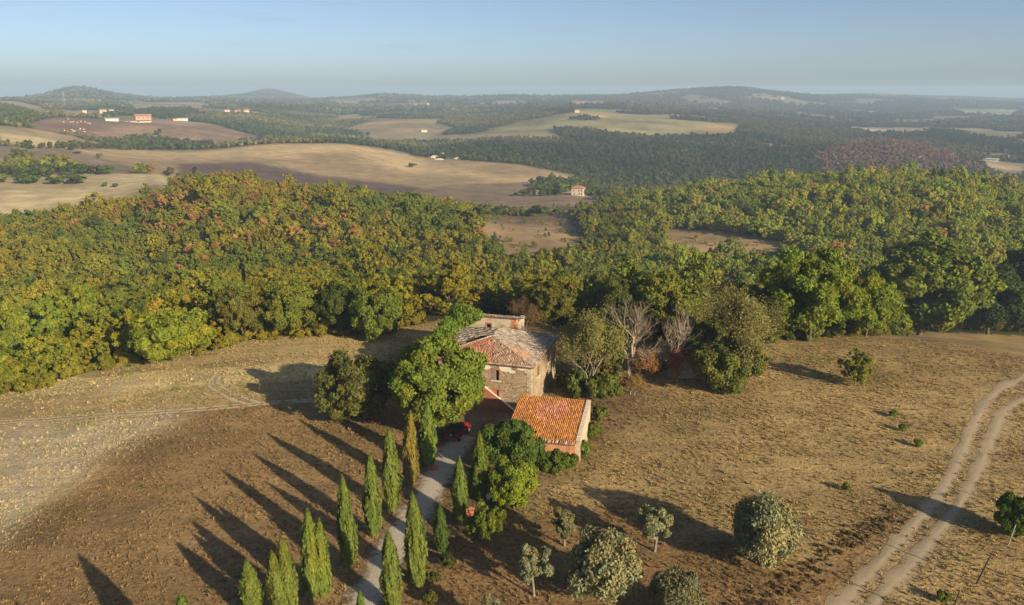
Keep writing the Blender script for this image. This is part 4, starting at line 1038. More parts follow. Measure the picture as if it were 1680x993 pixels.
# half-bare scrub and dead trees by the field
for pr, nm, bx, by, ty, w, tint, lab in [
 (P_DEAD[0],'dead_tree',1030,620,480,112,None,'bare pale dead tree, the taller of two in the scrub'),
 (P_DEAD[1],'dead_tree',1098,620,496,96,None,'bare dead tree with a broken arm, the smaller of two'),
 (P_THIN[0],'scrub_tree',962,650,500,108,(.185,.200,.058),'thin olive-brown scrub tree close to the farmhouse wall'),
 (P_THIN[1],'scrub_tree',1192,622,462,136,(.175,.185,.065),'wide half-bare scrub tree above the green thicket'),
 (P_THIN[0],'scrub_tree',1225,600,480,90,(.14,.15,.05),'half-bare scrub tree at the right end of the thicket'),
 (P_THIN[1],'scrub_tree',862,545,490,64,(.16,.115,.06),'brown half-bare shrub tree behind the rear wing'),
 (P_TWIG[0],'dry_bush',1050,622,572,62,(.27,.145,.045),'rusty dry bush at the foot of the dead trees'),
 (P_TWIG[1],'dry_bush',1108,628,572,44,(.23,.10,.055),'reddish dry bush round the smaller dead tree'),
 (P_TWIG[0],'dry_bush',1035,648,612,44,(.24,.17,.05),'pale dry bush in front of the dead trees')]:
    p, h, wd = measure(bx, by, ty, w)
    plant_dead(pr, nm, p, h, wd, lab, tint, 'bush' if nm == 'dry_bush' else 'tree', None, RG.uniform(0, 6))
for pr, bx, by, ty, w, tint, lab in [
 (P_ROUND[0],1175,640,556,104,(.125,.150,.030),'dense green thicket bush below the wide scrub tree'),
 (P_BUSH[0],1190,642,606,70,(.11,.15,.022),'bright lower bush at the front of the thicket'),
 (P_BUSH[1],1228,618,572,60,(.15,.14,.04),'dry olive bush at the right end of the thicket'),
 (P_BUSH[2],950,652,600,70,(.095,.13,.025),'green bush between farmhouse wall and scrub tree'),
 (P_BUSH[0],992,655,606,66,(.115,.145,.022),'yellow-green bush under the thin scrub tree'),
 (P_BUSH[1],930,640,610,40,(.08,.11,.025),'dark bush against the farmhouse side wall'),
 (P_BUSH[2],1010,640,600,60,(.17,.15,.05),'straw-brown bush below the taller dead tree'),
 (P_BUSH[0],1075,618,580,50,(.15,.13,.05),'brown bush between the two dead trees'),
 (P_FEATHER[0],1215,628,540,90,(.14,.155,.04),'feathery olive bush at the far end of the thicket'),
 (P_FEATHER[1],985,630,545,80,(.15,.16,.045),'feathery bush merging with the thin scrub tree'),
 (P_ROUND[1],1140,590,520,70,(.07,.11,.022),'green bush between the dead tree and the thicket')]:
    p, h, wd = measure(bx, by, ty, w)
    plant_tree(pr, 'thicket_bush', p, h, wd, tint, lab, 'bush', 'bushes of the scrub beside the farmhouse', rng=RG)

# creeper over the left rear of the farmhouse
def ivy():
    rng = np.random.default_rng(77); n = 9500
    cl = []
    for (x, y, z, r) in [(-18.2,8,6.4,1.7),(-18.2,11,6.8,1.7),(-18.2,14,7.6,1.8),(-16.6,16.0,9.0,1.7),(-15.2,16.0,9.6,1.4),(-13.8,16.1,9.4,1.0),(-17.8,5,5.8,2.0),(-17.6,17.5,9.2,1.8),(-17.2,12,6.4,1.5),(-17.0,14,6.9,1.5),(-16.4,10,6.6,1.5),(-16.6,8,6.0,1.5),(-16.8,6.0,5.2,1.6),(-16.7,4.2,4.6,1.6),(-16.4,15.8,8.4,1.5),(-15.0,16.2,8.9,1.2),(-16.9,12,4.5,1.6),(-16.9,9,3.5,1.7),(-16.9,6,2.6,1.7),(-16.9,14.5,3.6,1.7),(-16.9,3,2.2,1.5),(-16.7,17.5,7,1.6),(-16.7,17.5,4,1.7)]:
        cl.append((x, y, z, r))
    cl = np.array(cl); k = rng.integers(0, len(cl), n); v = unit(rng.normal(size=(n, 3))+np.array([-.3, -.4, .5]))
    C = cl[k, :3]+v*(cl[k, 3]*(1-.3*rng.random(n)**2))[:, None]
    me = leaves_mesh('creeper', C, v, .36, M['leaf'], .75+.5*rng.random(n), np.clip(rng.normal(.1, .2, n), 0, 1), rng)
    o = mesh_obj('climbing_ivy', me); o.matrix_world = Hmat; o['tint'] = [.135, .215, .025]
    tag(o, 'bright green creeper smothering the left rear of the farmhouse', 'ivy')
ivy()

# ------------------------------------------------------------------ scattering on points
def scatter(name, pts, rotz, scl, vi, tint, protos, label, cat=None):
    me = bpy.data.meshes.new(name); n = len(pts)
    me.vertices.add(n); me.vertices.foreach_set('co', np.asarray(pts, np.float32).ravel())
    a = me.attributes.new('rot', 'FLOAT_VECTOR', 'POINT'); r = np.zeros((n, 3), np.float32); r[:, 2] = rotz; a.data.foreach_set('vector', r.ravel())
    a = me.attributes.new('scl', 'FLOAT_VECTOR', 'POINT'); a.data.foreach_set('vector', np.asarray(scl, np.float32).ravel())
    a = me.attributes.new('vi', 'INT', 'POINT'); a.data.foreach_set('value', np.asarray(vi, np.int32))
    c_attr(me, 'tint', tint)
    o = mesh_obj(name, me)
    ng = bpy.data.node_groups.new(name, 'GeometryNodeTree')
    ng.interface.new_socket('Geometry', in_out='INPUT', socket_type='NodeSocketGeometry'); ng.interface.new_socket('Geometry', in_out='OUTPUT', socket_type='NodeSocketGeometry')
    N, L = ng.nodes, ng.links; gi = N.new('NodeGroupInput'); go = N.new('NodeGroupOutput'); ip = N.new('GeometryNodeInstanceOnPoints'); j = N.new('GeometryNodeJoinGeometry')
    for pr in protos:
        oi = N.new('GeometryNodeObjectInfo'); oi.transform_space = 'ORIGINAL'; oi.inputs['Object'].default_value = pr; oi.inputs['As Instance'].default_value = True
        L.new(oi.outputs['Geometry'], j.inputs[0])
    def na(nm, ty):
        q = N.new('GeometryNodeInputNamedAttribute'); q.data_type = ty; q.inputs['Name'].default_value = nm; return q.outputs['Attribute']
    L.new(gi.outputs[0], ip.inputs['Points']); L.new(j.outputs[0], ip.inputs['Instance']); ip.inputs['Pick Instance'].default_value = True
    L.new(na('vi', 'INT'), ip.inputs['Instance Index']); L.new(na('rot', 'FLOAT_VECTOR'), ip.inputs['Rotation']); L.new(na('scl', 'FLOAT_VECTOR'), ip.inputs['Scale'])
    L.new(ip.outputs[0], go.inputs[0])
    md = o.modifiers.new('scatter', 'NODES'); md.node_group = ng
    tag(o, label, cat, kind='stuff'); return o

def jgrid(rng, s, r0, r1, amax=R_(39)):
    """jittered points of spacing s in the viewed sector"""
    X = r1*math.sin(min(amax, math.pi/2)); xs = np.arange(-X, X, s); ys = np.arange(r0*math.cos(amax)*.9, r1, s)
    x, y = np.meshgrid(xs, ys); x = x.ravel()+rng.uniform(-.45, .45, x.size)*s; y = y.ravel()+rng.uniform(-.45, .45, y.size)*s
    R = np.hypot(x, y); m = (R > r0) & (R < r1) & (np.abs(np.arctan2(x, y)) < amax); return x[m], y[m]
def mixc(a, b, t): return a*(1-t)+b*t
def wood_tint(x, y, rng):
    R = np.hypot(x, y); n = len(x); px, py = project(x, y, height(x, y))
    u = rng.random(n)[:, None]; patch = fbm(x/38+5, y/38+9, 3)[:, None]; fine = rng.random(n)[:, None]
    left = np.clip((1050-px)/300, 0, 1)[:, None]
    g = np.array((.120, .165, .022)); go = np.array((.215, .205, .020)); dk = np.array((.075, .110, .022)); tan = np.array((.215, .175, .060)); ru = np.array((.26, .170, .052))
    t = np.clip((patch-.30)*2.4+.55*(fine-.5), 0, 1)
    c = mixc(g, go, t*(.35+.65*left))
    c = mixc(c, tan, (1-left)*np.clip((fine-.55)*2, 0, 1)*.6)
    c = np.where(u < .09, dk, c)
    hill = np.exp(-((px-330)/260)**2-((py-360)/70)**2)[:, None]
    pr = .002+.22*hill*(patch > .40)+.006*(1-left)*(R[:, None] > 330)
    c = np.where(rng.random(n)[:, None] < pr, ru*(.75+.5*fine), c)
    farm = np.clip((R-600)/600, 0, 1)[:, None]
    fg = mixc(np.array((.034, .054, .024)), np.array((.125, .118, .050)), np.clip((fbm(x/160, y/160, 3)[:, None]-.40)*3, 0, 1)*.85)*(.8+.4*fine)*(1+.75*np.clip((950-px)/350, 0, 1)[:, None])
    c = mixc(c*1.18, fg, farm)
    rh = (np.clip((px-1000)/150, 0, 1)*np.clip((R-300)/80, 0, 1)*np.clip((760-R)/80, 0, 1))[:, None]
    c = c*(1+.7*rh)
    pur = (in_poly(px, py, [(1335,262),(1370,240),(1440,228),(1520,240),(1620,280),(1500,285),(1340,285)]) & (R > 900))[:, None]
    c = np.where(pur, mixc(np.array((.17, .095, .075)), np.array((.17, .125, .06)), (fine > .6)*1.0), c)
    red2 = (np.exp(-((px-1130)/170)**2-((py-170)/20)**2)[:, None]*(R[:, None] > 1900))
    c = mixc(c, np.array((.17, .095, .06)), red2*.75)
    return np.clip(c*(.8+.4*rng.random((n, 1))), 0.01, .6)

srng = np.random.default_rng(21)
# --- the woods round the farm (to 680 m)
x, y = jgrid(srng, 3.5, 95, 690); _, tr = cover(x, y); yd = y-edge_y(x)
keep = (tr > .5) & ((yd > 1.5) | (np.hypot(x, y) > 330)) & (srng.random(len(x)) > .05)
Rq = np.hypot(x, y); clr = (tr < .5) & (Rq > 335) & (Rq < 640) & (yd > 30) & (x/y > -.10) & (srng.random(len(x)) < .13*np.interp(fbm(x/14, y/14, 2), [.4, .7], [.2, 2.6])); keep |= clr
small = clr[keep]; x, y = x[keep], y[keep]
for q, rr in [((-16, 158), 10)]: pass
R = np.hypot(x, y); z = height(x, y); px, py = project(x, y, z)
sc = (.56+.62*srng.random(len(x))**1.5)*np.interp(fbm(x/30, y/30, 2), [.3, .7], [.85, 1.15])
sc *= np.where(px > 1000, np.interp(R, [150, 260], [1.35, 1.0]), np.interp(R, [150, 200], [.92, 1.0]))
sc *= np.where(srng.random(len(x)) < .07, 1.45, 1.0)
sc = np.where(small, .16+.34*srng.random(len(x)), sc)
tint = wood_tint(x, y, srng)
# tree line of individuals: the nearest that show
vis = (px > -25) & (px < 1705) & ~small; order = np.argsort(np.where(vis, R, 1e9))[:296]; ind = np.zeros(len(x), bool); ind[order] = True
WOODS = [(440, 'western wood'), (980, 'wood behind the farmhouse'), (9999, 'wood behind the big oaks')]
def tree_words(t, k):
    r, g_, b_ = t
    hue = 'rust-brown' if r > 1.3*g_ else 'golden' if r > .97*g_ else 'dark green' if g_ < .115 else 'yellow-green' if r > .84*g_ else 'fresh green'
    return ('tall ' if k > 1.0 else 'small ' if k < .68 else '')+hue
proto_objs = []
for i in order:
    k = int(srng.integers(0, 6)); pr = P_FOR[k]; wd_ = next(l for lim, l in WOODS if px[i] < lim); lab = '%s tree in the front rows of the %s' % (tree_words(tint[i], sc[i]), wd_)
    e = empty('woodland_tree', (x[i], y[i], z[i]-.1), float(srng.random()*6.28), (sc[i]*1.05, sc[i]*1.05, sc[i]))
    tag(e, lab, 'tree', 'front rows of the '+wd_)
    c = mesh_obj('crown', pr['crown'], e); c['tint'] = [float(v) for v in tint[i]]
    mesh_obj('trunk', pr['trunk'], e)
    if k == len(proto_objs) and k < 6: proto_objs.append(c)
    elif len(proto_objs) < 6 and pr['crown'].name not in [q.data.name for q in proto_objs]: proto_objs.append(c)
m = ~ind
def scl3(s, rng, v=.12): return np.stack([s*(1+v*rng.normal(size=len(s))), s*(1+v*rng.normal(size=len(s))), s*(1+v*rng.normal(size=len(s)))], 1)
scatter('hillside_wood', np.stack([x, y, z-.2], 1)[m], srng.random(m.sum())*6.28, scl3(sc[m], srng, .17), srng.integers(0, len(proto_objs), m.sum()), tint[m], proto_objs, 'unbroken oak wood with autumn colours covering the nearer hillsides')

# --- single trees and hedge trees standing in the middle-distance fields
far_protos = []
MIDTREES = [  # column, row, top row, width, tint, label, nearest range
 (676,275,266,15,(.10,.11,.03),'lone small tree in the big tan field',800),
 (862,322,309,24,(.06,.09,.02),'round dark bush left of the cypress farm',600),
 (846,322,314,9,(.06,.085,.02),'little bush beside the round dark bush',600),
 (795,348,333,24,(.075,.10,.02),'dark field tree, first of the row below the cypress farm',520),
 (825,352,334,26,(.09,.10,.03),'brownish field tree, second of the row below the cypress farm',520),
 (886,355,336,34,(.055,.085,.02),'broad dark field tree right of the brownish one',500),
 (912,352,340,22,(.09,.12,.02),'yellowish small field tree touching the broad dark one',500),
 (127,302,285,32,(.08,.115,.02),'broad round tree on the near edge of the pale left field',560),
 (96,302,286,30,(.09,.12,.022),'loose round tree in the hedge above the pale left field',560),
 (173,306,299,11,(.09,.12,.025),'left of two tiny bushes in the pale field',500),
 (188,307,299,11,(.09,.12,.025),'right of two tiny bushes in the pale field',500),
 (260,222,211,13,(.08,.09,.03),'single tree on the skyline of the brown village field',1100),
 (178,233,222,16,(.08,.085,.035),'tree at the left end of the long dark copse',1050),
 (88,266,253,16,(.055,.085,.02),'small tree right of the green copse',820),
 (118,247,240,12,(.055,.08,.025),'upper hedge tree above the big tan field',950),
 (127,256,248,13,(.06,.085,.025),'middle hedge tree above the big tan field',900),
 (138,264,257,12,(.06,.085,.025),'lower hedge tree above the big tan field',860),
 (5,300,282,26,(.10,.14,.02),'bright tree at the left edge above the pale field',560),
 (40,302,282,34,(.085,.125,.02),'bushy tree in the hedge near the left edge',560),
]
for i, (bx, by, ty, w, tint_, lab, rmin) in enumerate(MIDTREES):
    p, h, wd = measure(bx, by, ty, w, rmin); pr = P_FAR[i % 4]
    e = plant_tree(pr, 'field_tree', (p.x, p.y, p.z-.2), h, wd*1.05, tint_, lab, 'tree', 'trees standing in the middle-distance fields', rng=RG)
    if i < 4: far_protos.append(e.children[0])

# copses and hedges inside the fields
COPSE = [([(5,262),(35,254),(75,258),(95,266),(60,270),(15,270)],820,1150,(.10,.125,.025)),
 ([(-300,282),(0,284),(60,281),(140,279),(175,283),(215,289),(130,291),(0,293),(-300,295)],680,900,(.055,.085,.022)),
 ([(190,236),(250,231),(300,233),(372,242),(300,247),(200,247)],1000,1350,(.07,.095,.028)),
 ([(-300,160),(0,172),(40,182),(75,196),(40,207),(-300,212)],1300,2400,(.09,.12,.03)),
 ([(40,243),(120,240),(190,242),(190,246),(120,244),(40,247)],900,1250,(.08,.09,.03)),
 ([(130,285),(220,287),(330,288),(330,292),(220,291),(130,290)],690,800,(.09,.075,.04)),
 ([(870,305),(880,297),(930,296),(945,305),(930,318),(905,322),(880,315)],700,900,(.075,.105,.022)),
 ([(958,312),(985,300),(1010,315),(1000,330),(965,322)],680,900,(.08,.10,.025)),
 ([(200,187),(250,180),(320,182),(330,192),(270,196)],1700,2400,(.06,.08,.03)),
 ([(930,372),(955,360),(965,385),(945,395)],400,640,(.085,.11,.022)),
 ([(930,196),(960,192),(990,196),(960,199)],1700,2300,(.06,.08,.03))]
# --- far woods
x, y = jgrid(srng, 8.5, 675, 2700, R_(37)); zz = height(x, y); _, tr = cover(x, y, zz); px, py = project(x, y, zz); R = np.hypot(x, y)
tt = wood_tint(x, y, srng)
for poly, r0, r1, c in COPSE:
    mm = in_poly(px, py, poly) & (R > r0) & (R < r1); tr[mm] = 1; tt[mm] = np.array(c)*(.75+.5*srng.random((mm.sum(), 1)))
kp = tr > .5
x, y, zz, tt, R = x[kp], y[kp], zz[kp], tt[kp], R[kp]
sc = (.75+.5*srng.random(len(x)))*np.interp(R, [600, 2600], [1.0, 1.25])
scatter('valley_wood', np.stack([x, y, zz-.4], 1), srng.random(len(x))*6.28, scl3(sc, srng, .15), srng.integers(0, 4, len(x)), tt, far_protos, 'dark oak woods filling the valley beyond the tan field')
x, y = jgrid(srng, 24, 2680, 6300, R_(36)); zz = height(x, y); _, tr = cover(x, y, zz); kp = (tr > .5) & (srng.random(len(x)) < .8)
x, y, zz = x[kp], y[kp], zz[kp]; tt = wood_tint(x, y, srng); sc = 1.3+.9*srng.random(len(x))
scatter('distant_wood', np.stack([x, y, zz-1.5], 1), srng.random(len(x))*6.28, scl3(sc, srng, .2)*np.array([1.5, 1.5, 1]), srng.integers(0, 4, len(x)), tt, far_protos, 'hazy wooded hills below the skyline')
print('woods', m.sum(), len(x))

# ------------------------------------------------------------------ dry grass on the farm's fields
def tuft_mesh(seed, n, h, w):
    rng = np.random.default_rng(seed)
    d = np.stack([rng.normal(size=n)*.75, rng.normal(size=n)*.75, np.ones(n)], 1); t = d*(h*(.5+.7*rng.random(n)))[:, None]
    a = rng.random(n)*6.28; s = np.stack([np.cos(a), np.sin(a), np.zeros(n)], 1)*w
    V = np.concatenate([[(0, 0, 0)], np.stack([t*.45+s, t, t*.45-s], 1).reshape(-1, 3)]); i = 1+3*np.arange(n)
    me = np_mesh('tuft', V, np.stack([i*0, i, i+1, i+2], 1), M['straw']); f_attr(me, 'lv', .75+.5*rng.random(n)); f_attr(me, 'ly', np.zeros(n)); return me
tp = []
TL = [('tall pale grass tuft at the top edge of the meadow', (352, 612)), ('pale grass tuft beside the curling wheel mark', (336, 640)), ('dry grass tuft beside the dirt track rut', (1545, 790))]
for k, (lab, mk) in enumerate(TL):
    g = ground(*mk); o = mesh_obj('grass_tuft', tuft_mesh(300+k, 14, .22, .05)); o.location = g; o['tint'] = [.42, .33, .18]
    tag(o, lab, 'grass', 'single tufts'); tp.append(o)
x, y = jgrid(srng, .52, 45, 165, R_(38)); keep = (y < edge_y(x)+3); x, y = x[keep], y[keep]
col, _ = cover(x, y); px, py = project(x, y, height(x, y))
dens = np.interp(fbm(x/5, y/5, 3), [.3, .62], [.25, 1.0]); dens *= np.interp(np.hypot(x, y), [45, 110, 165], [1, .8, .55])
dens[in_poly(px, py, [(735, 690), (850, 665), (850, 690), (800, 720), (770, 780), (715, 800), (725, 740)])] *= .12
okp = srng.random(len(x)) < dens
for c, hw in PATHS:
    cell = {}
    d2 = np.full(len(x), 1e9); b0, b1 = c.min(0)-hw, c.max(0)+hw
    near = okp & (x > b0[0]) & (x < b1[0]) & (y > b0[1]) & (y < b1[1]); ii = np.where(near)[0]
    for s in range(0, len(ii), 4000):
        j = ii[s:s+4000]; d2[j] = ((x[j, None]-c[None, ::2, 0])**2+(y[j, None]-c[None, ::2, 1])**2).min(1)
    okp &= d2 > (hw*.9)**2
inv = np.linalg.inv(np.array(Hmat)); hl = np.stack([x, y, np.zeros_like(x), np.ones_like(x)], 0); lx, ly_ = (inv @ hl)[:2]
okp &= ~((lx > -16.3) & (lx < .3) & (ly_ > -1.7) & (ly_ < 21.6))
bm_ = np.linalg.inv(np.array(Matrix.Translation((8.0, 91.6, 0)) @ Matrix.Rotation(-R_(13.5), 4, 'Z'))) @ hl; okp &= ~((bm_[0] > -9.5) & (bm_[0] < .7) & (bm_[1] > -.4) & (bm_[1] < 10.3))
x, y, col = x[okp], y[okp], col[okp]
tt = col*np.array((1.03, 1.03, .97))*(.76+.48*srng.random((len(x), 1)))
grn = (fbm(x/7+50, y/7, 3) > .60) & (srng.random(len(x)) < .35); tt[grn] = tt[grn]*np.array((.6, .8, .45))
s = .55+.75*srng.random(len(x))
scatter('dry_grass', np.stack([x, y, height(x, y)-.03], 1), srng.random(len(x))*6.28, scl3(s, srng, .2), srng.integers(0, 3, len(x)), tt, tp, 'dry straw-coloured grass covering the fields around the farm')
print('tufts', len(x))
# low undergrowth along the wood edge, dark weeds added in place of the shadow strip beside the track
ux = srng.uniform(EX[0], EX[-1], 900); ux = ux[np.abs(ux) < 115]; uy = edge_y(ux)+srng.normal(size=len(ux))*1.6+.6
up_, _q = project(ux, uy, height(ux, uy)); okk = ~((up_ > 700) & (up_ < 960)); ux, uy = ux[okk], uy[okk]
us = .3+1.2*srng.random(len(ux))**2.2; ut = wood_tint(ux, uy, srng)*np.array((.95, .9, 1.0))
brush = [o for o in bpy.data.objects if o.name.startswith('crown') and o.parent and o.parent.name.startswith('small_shrub')][:3]
scatter('edge_undergrowth', np.stack([ux, uy, height(ux, uy)-.15], 1), srng.random(len(ux))*6.28, scl3(us, srng, .25), srng.integers(0, len(brush), len(ux)), ut, brush, 'low undergrowth along the edge of the woods')
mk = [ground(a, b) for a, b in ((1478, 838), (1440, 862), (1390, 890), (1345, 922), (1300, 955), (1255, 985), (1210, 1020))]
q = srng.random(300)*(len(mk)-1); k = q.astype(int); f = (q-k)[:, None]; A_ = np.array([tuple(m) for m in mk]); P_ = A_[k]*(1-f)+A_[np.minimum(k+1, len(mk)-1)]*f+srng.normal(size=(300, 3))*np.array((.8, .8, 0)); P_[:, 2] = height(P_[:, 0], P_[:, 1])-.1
scatter('shadow_strip_weeds', P_, srng.random(300)*6.28, scl3(.07+.13*srng.random(300), srng, .25), srng.integers(0, len(brush), 300), np.array((.17, .13, .06))*(.6+.8*srng.random((300, 1))), brush, 'dark dry weeds added to stand in for the shadow strip left of the dirt track')


# ------------------------------------------------------------------ fence posts by the track
for (bx, by, tx, ty), lab in zip([(1654, 894, 1661, 846), (1602, 958, 1617, 902), (1553, 1030, 1563, 966), (1672, 838, 1677, 800), (1500, 1100, 1508, 1040)],
    ['pale leaning wooden post in front of the tree at the right edge', 'dark leaning wooden post beside the dirt track, middle of the fence line', 'dark wooden post at the bottom edge beside the dirt track', 'wooden post behind the tree at the right edge', 'fence post just below the picture beside the dirt track']):
    p = ground(bx, by); Rr = math.hypot(p.x, p.y); ht = float(z_at_range(bx, ty, Rr))-p.z
    dx = (tx-bx)*Rr/F_PX*1.1
    o = MB().tube([(0, 0, -.4), (0, 0, 0), (dx*.5, 0, ht*.5), (dx, 0, ht)], [.085, .08, .07, .06], 7).build('fence_post', M['wood_grey'] if 'pale' in lab else M['wood_dark'], smooth=True)
    o.location = p; tag(o, lab, 'post', 'posts along the track')

def lump(seed, rx, ry, rz, n=3):
    bm = bmesh.new(); bmesh.ops.create_icosphere(bm, subdivisions=n, radius=1); rg = random.Random(seed)
    from mathutils import noise
    for v in bm.verts:
        k = 1+.35*noise.noise(v.co*1.6+Vector((seed*3.1, 0, 0)))+.15*noise.noise(v.co*4+Vector((0, seed, 0)))
        v.co = Vector((v.co.x*rx*k, v.co.y*ry*k, v.co.z*rz*k))
    me = bpy.data.meshes.new('lump'); bm.to_mesh(me); bm.free(); return me
p = ground(1680, 876); o = mesh_obj('sandstone_boulder', lump(3, 1.0, .7, .6, 2), None, M['rock']); o.location = p; tag(o, 'sandy boulder at the right edge below the tree', 'rock')
# heaps of broken brick by the garden
def heap(name, px, py, r, h, n, seed, lab, mat):
    rng = random.Random(seed); mb = MB()
    for k in range(n):
        a = rng.random()*6.28; d = r*rng.random()**.6; z = h*(1-(d/r)**1.3)*rng.random(); s = rng.uniform(.10, .24)
        Mx = Matrix.Translation((d*math.cos(a), d*math.sin(a), z+.04)) @ Matrix.Rotation(rng.random()*6, 4, (rng.random(), rng.random(), rng.random()+.1))
        mb.box(-s, s, -s*.55, s*.55, -s*.35, s*.35, M=Mx)
    o = mb.build(name, mat); o.location = ground(px, py); tag(o, lab, 'rubble', kind='stuff')
heap('brick_rubble', 803, 806, 1.3, .9, 170, 1, 'heap of broken red brick between cypress and light-green tree', M['rubble'])
heap('brick_rubble', 711, 769, .7, .25, 50, 2, 'scattered red brick at the foot of the cypress by the car', M['rubble'])
heap('brick_rubble', 772, 842, 1.0, .5, 90, 3, 'small reddish brick heap behind the short cypress', M['rubble'])
p = ground(801, 819); o = MB().tube([(0, 0, .02), (0, 0, .5), (0, 0, .55)], [.24, .30, .30], 12).build('white_bucket', M['white'], smooth=False); o.location = p; tag(o, 'small white bucket in front of the red brick heap', 'bucket')
# ruined wall in the scrub
p = ground(1130, 622); rw = empty('ruined_wall', p, R_(-10)); tag(rw, 'low broken pinkish wall half hidden in the scrub', 'wall')
MB().prism([(-1.6, 0, -.3), (2.4, 0, -.3), (2.4, 0, 1.3), (1.5, 0, 1.9), (.6, 0, 1.8), (-.2, 0, 1.2), (-1.0, 0, 1.3), (-1.6, 0, .7)], (0, .5, 0)).build('masonry', M['stone_plaster'], rw)
MB().prism([(.7, -.05, 1.0), (2.3, -.05, 1.1), (2.3, -.05, 1.9), (1.5, -.05, 2.1), (.7, -.05, 1.95)], (0, .58, 0)).build('brick_course', M['brick'], rw)

# ------------------------------------------------------------------ far farms and villages
def far_house(px, py, wpx, hpx, depth, wall, roof, lab, rmin, rz=0.0, windows=(), gable=True, name='farm_building', rows=1, grp=None):
    p = ground(px, py, rmin); d = math.hypot(p.x, p.y); w = wpx*d/F_PX; h = hpx*d/F_PX
    e = empty(name, (p.x, p.y, p.z-.6), rz-math.atan2(p.x, p.y)); tag(e, lab, 'building', grp)
    MB().box(-w/2, w/2, 0, depth, 0, h*.78).build('wall', wall, e)
    o = .04*w+.3; z = h*.78+.02; t = h*.26
    if gable: MB().prism([(-w/2-o, -o, z), (-w/2-o, depth/2, z+t), (-w/2-o, depth+o, z)], (w+2*o, 0, 0)).build('roof', roof, e)
    else:
        mb = MB(); q = [(-w/2-o, -o, z), (w/2+o, -o, z), (w/2+o, depth+o, z), (-w/2-o, depth+o, z)]; rdg = [(-w/2+depth*.4, depth/2, z+t), (w/2-depth*.4, depth/2, z+t)]
        mb.quad(q[0], q[1], rdg[1], rdg[0]); mb.quad(q[2], q[3], rdg[0], rdg[1]); mb.quad(q[1], q[2], rdg[1]); mb.quad(q[3], q[0], rdg[0]); mb.quad(q[3], q[2], q[1], q[0]); mb.build('roof', roof, e)
    for fx, fz in windows:
        ww, wh = max(.9, w*.055), max(1.3, h*.15); MB().box((fx-.5)*w-ww/2, (fx-.5)*w+ww/2, -.06, .02, fz*h-wh/2, fz*h+wh/2).build('window', M['dark'], e)
    return e
W2 = [(.2, .55), (.5, .55), (.8, .55), (.2, .22), (.5, .22), (.8, .22)]
far_house(947, 321, 20, 16, 9, M['cream'], M['far_roof'], 'cream farmhouse with hipped tile roof beside dark cypresses in the valley', 700, R_(-12), [(.22,.55),(.62,.55),(.85,.55),(.25,.22),(.66,.25),(.86,.22)], gable=False)
far_house(891, 320, 27, 8, 6, M['white_wall'], M['far_roof'], 'long low pale building behind three small cypresses in the valley', 700, 0, [(.3,.4),(.55,.4),(.75,.4)])
for k, (cx_, lab) in enumerate([(877, 'first of three tiny cypresses before the pale long building'), (889, 'second of three tiny cypresses before the pale long building'), (901, 'third of three tiny cypresses before the pale long building')]):
    p, h, wd = measure(cx_, 322, 305, 4, 640); plant_tree(P_CYP[k], 'far_cypress', p, h, wd*1.4, (.06, .08, .02), lab, 'cypress', 'tiny cypresses at the valley farm', rng=RG)
p, h, wd = measure(922, 322, 296, 26, 640); plant_tree(P_FAR[1], 'field_tree', p, h, wd, (.085, .125, .022), 'round green tree between the long pale building and the cream farmhouse', 'tree', rng=RG)
p, h, wd = measure(962, 322, 308, 16, 640); plant_tree(P_FAR[2], 'field_tree', p, h, wd, (.07, .10, .022), 'small green tree right of the cream farmhouse', 'tree', rng=RG)
far_house(236, 200, 21, 11, 12, M['pink'], M['far_roof'], 'large pinkish two-storey building in the village', 1350, R_(8), W2, name='village_building', grp='village on the left')
far_house(222, 201, 42, 3.5, 8, M['cream'], M['far_roof'], 'long cream wall-like building below the pinkish one', 1330, R_(4), [(.3,.4),(.6,.4)], name='village_building', grp='village on the left')
far_house(184, 199, 17, 5, 12, M['white_wall'], M['metal_roof'], 'long white shed at the left end of the village', 1350, 0, [(.3,.4),(.7,.4)], name='village_building', grp='village on the left')
far_house(170, 187, 9, 7, 10, M['cream'], M['far_roof'], 'cream house among trees above the white shed', 1700, 0, [(.3,.5),(.7,.5)], name='village_building', grp='village on the left')
far_house(139, 186, 5, 5, 8, M['white_wall'], M['far_roof'], 'tiny white house left of the tree-hidden cream house', 1700, 0, [(.5,.5)], name='village_building', grp='village on the left')
far_house(183, 185, 6, 5, 8, M['white_wall'], M['far_roof'], 'tiny white house right of the tree-hidden cream house', 1700, 0, [(.5,.5)], name='village_building', grp='village on the left')
far_house(300, 198.5, 14, 4.5, 9, M['white_wall'], M['metal_roof'], 'low white shed at the corner of the brown field', 1500, 0, [(.5,.4)], name='village_building', grp='village on the left')
far_house(288, 198.5, 6, 4, 8, M['cream'], M['far_roof'], 'tiny cream building left of the low white shed', 1500, 0, [(.5,.4)], name='village_building', grp='village on the left')
for q, (a, b, w, h, lab) in enumerate([(373, 186, 7, 6, 'leftmost white house of the hamlet in the wood'), (391, 188, 8, 7, 'middle white house of the hamlet in the wood'), (405, 189, 7, 9, 'tallest cream house of the hamlet in the wood'), (410, 190, 6, 5, 'low house right of the tallest hamlet house'), (410, 177, 15, 3.5, 'long pale roof above the hamlet in the wood')]):
    far_house(a, b, w, h, 9, M['white_wall'] if q % 2 == 0 else M['cream'], M['far_roof'], lab, 1800, 0, [(.3,.5),(.7,.5)], name='hamlet_house', grp='hamlet in the wood')
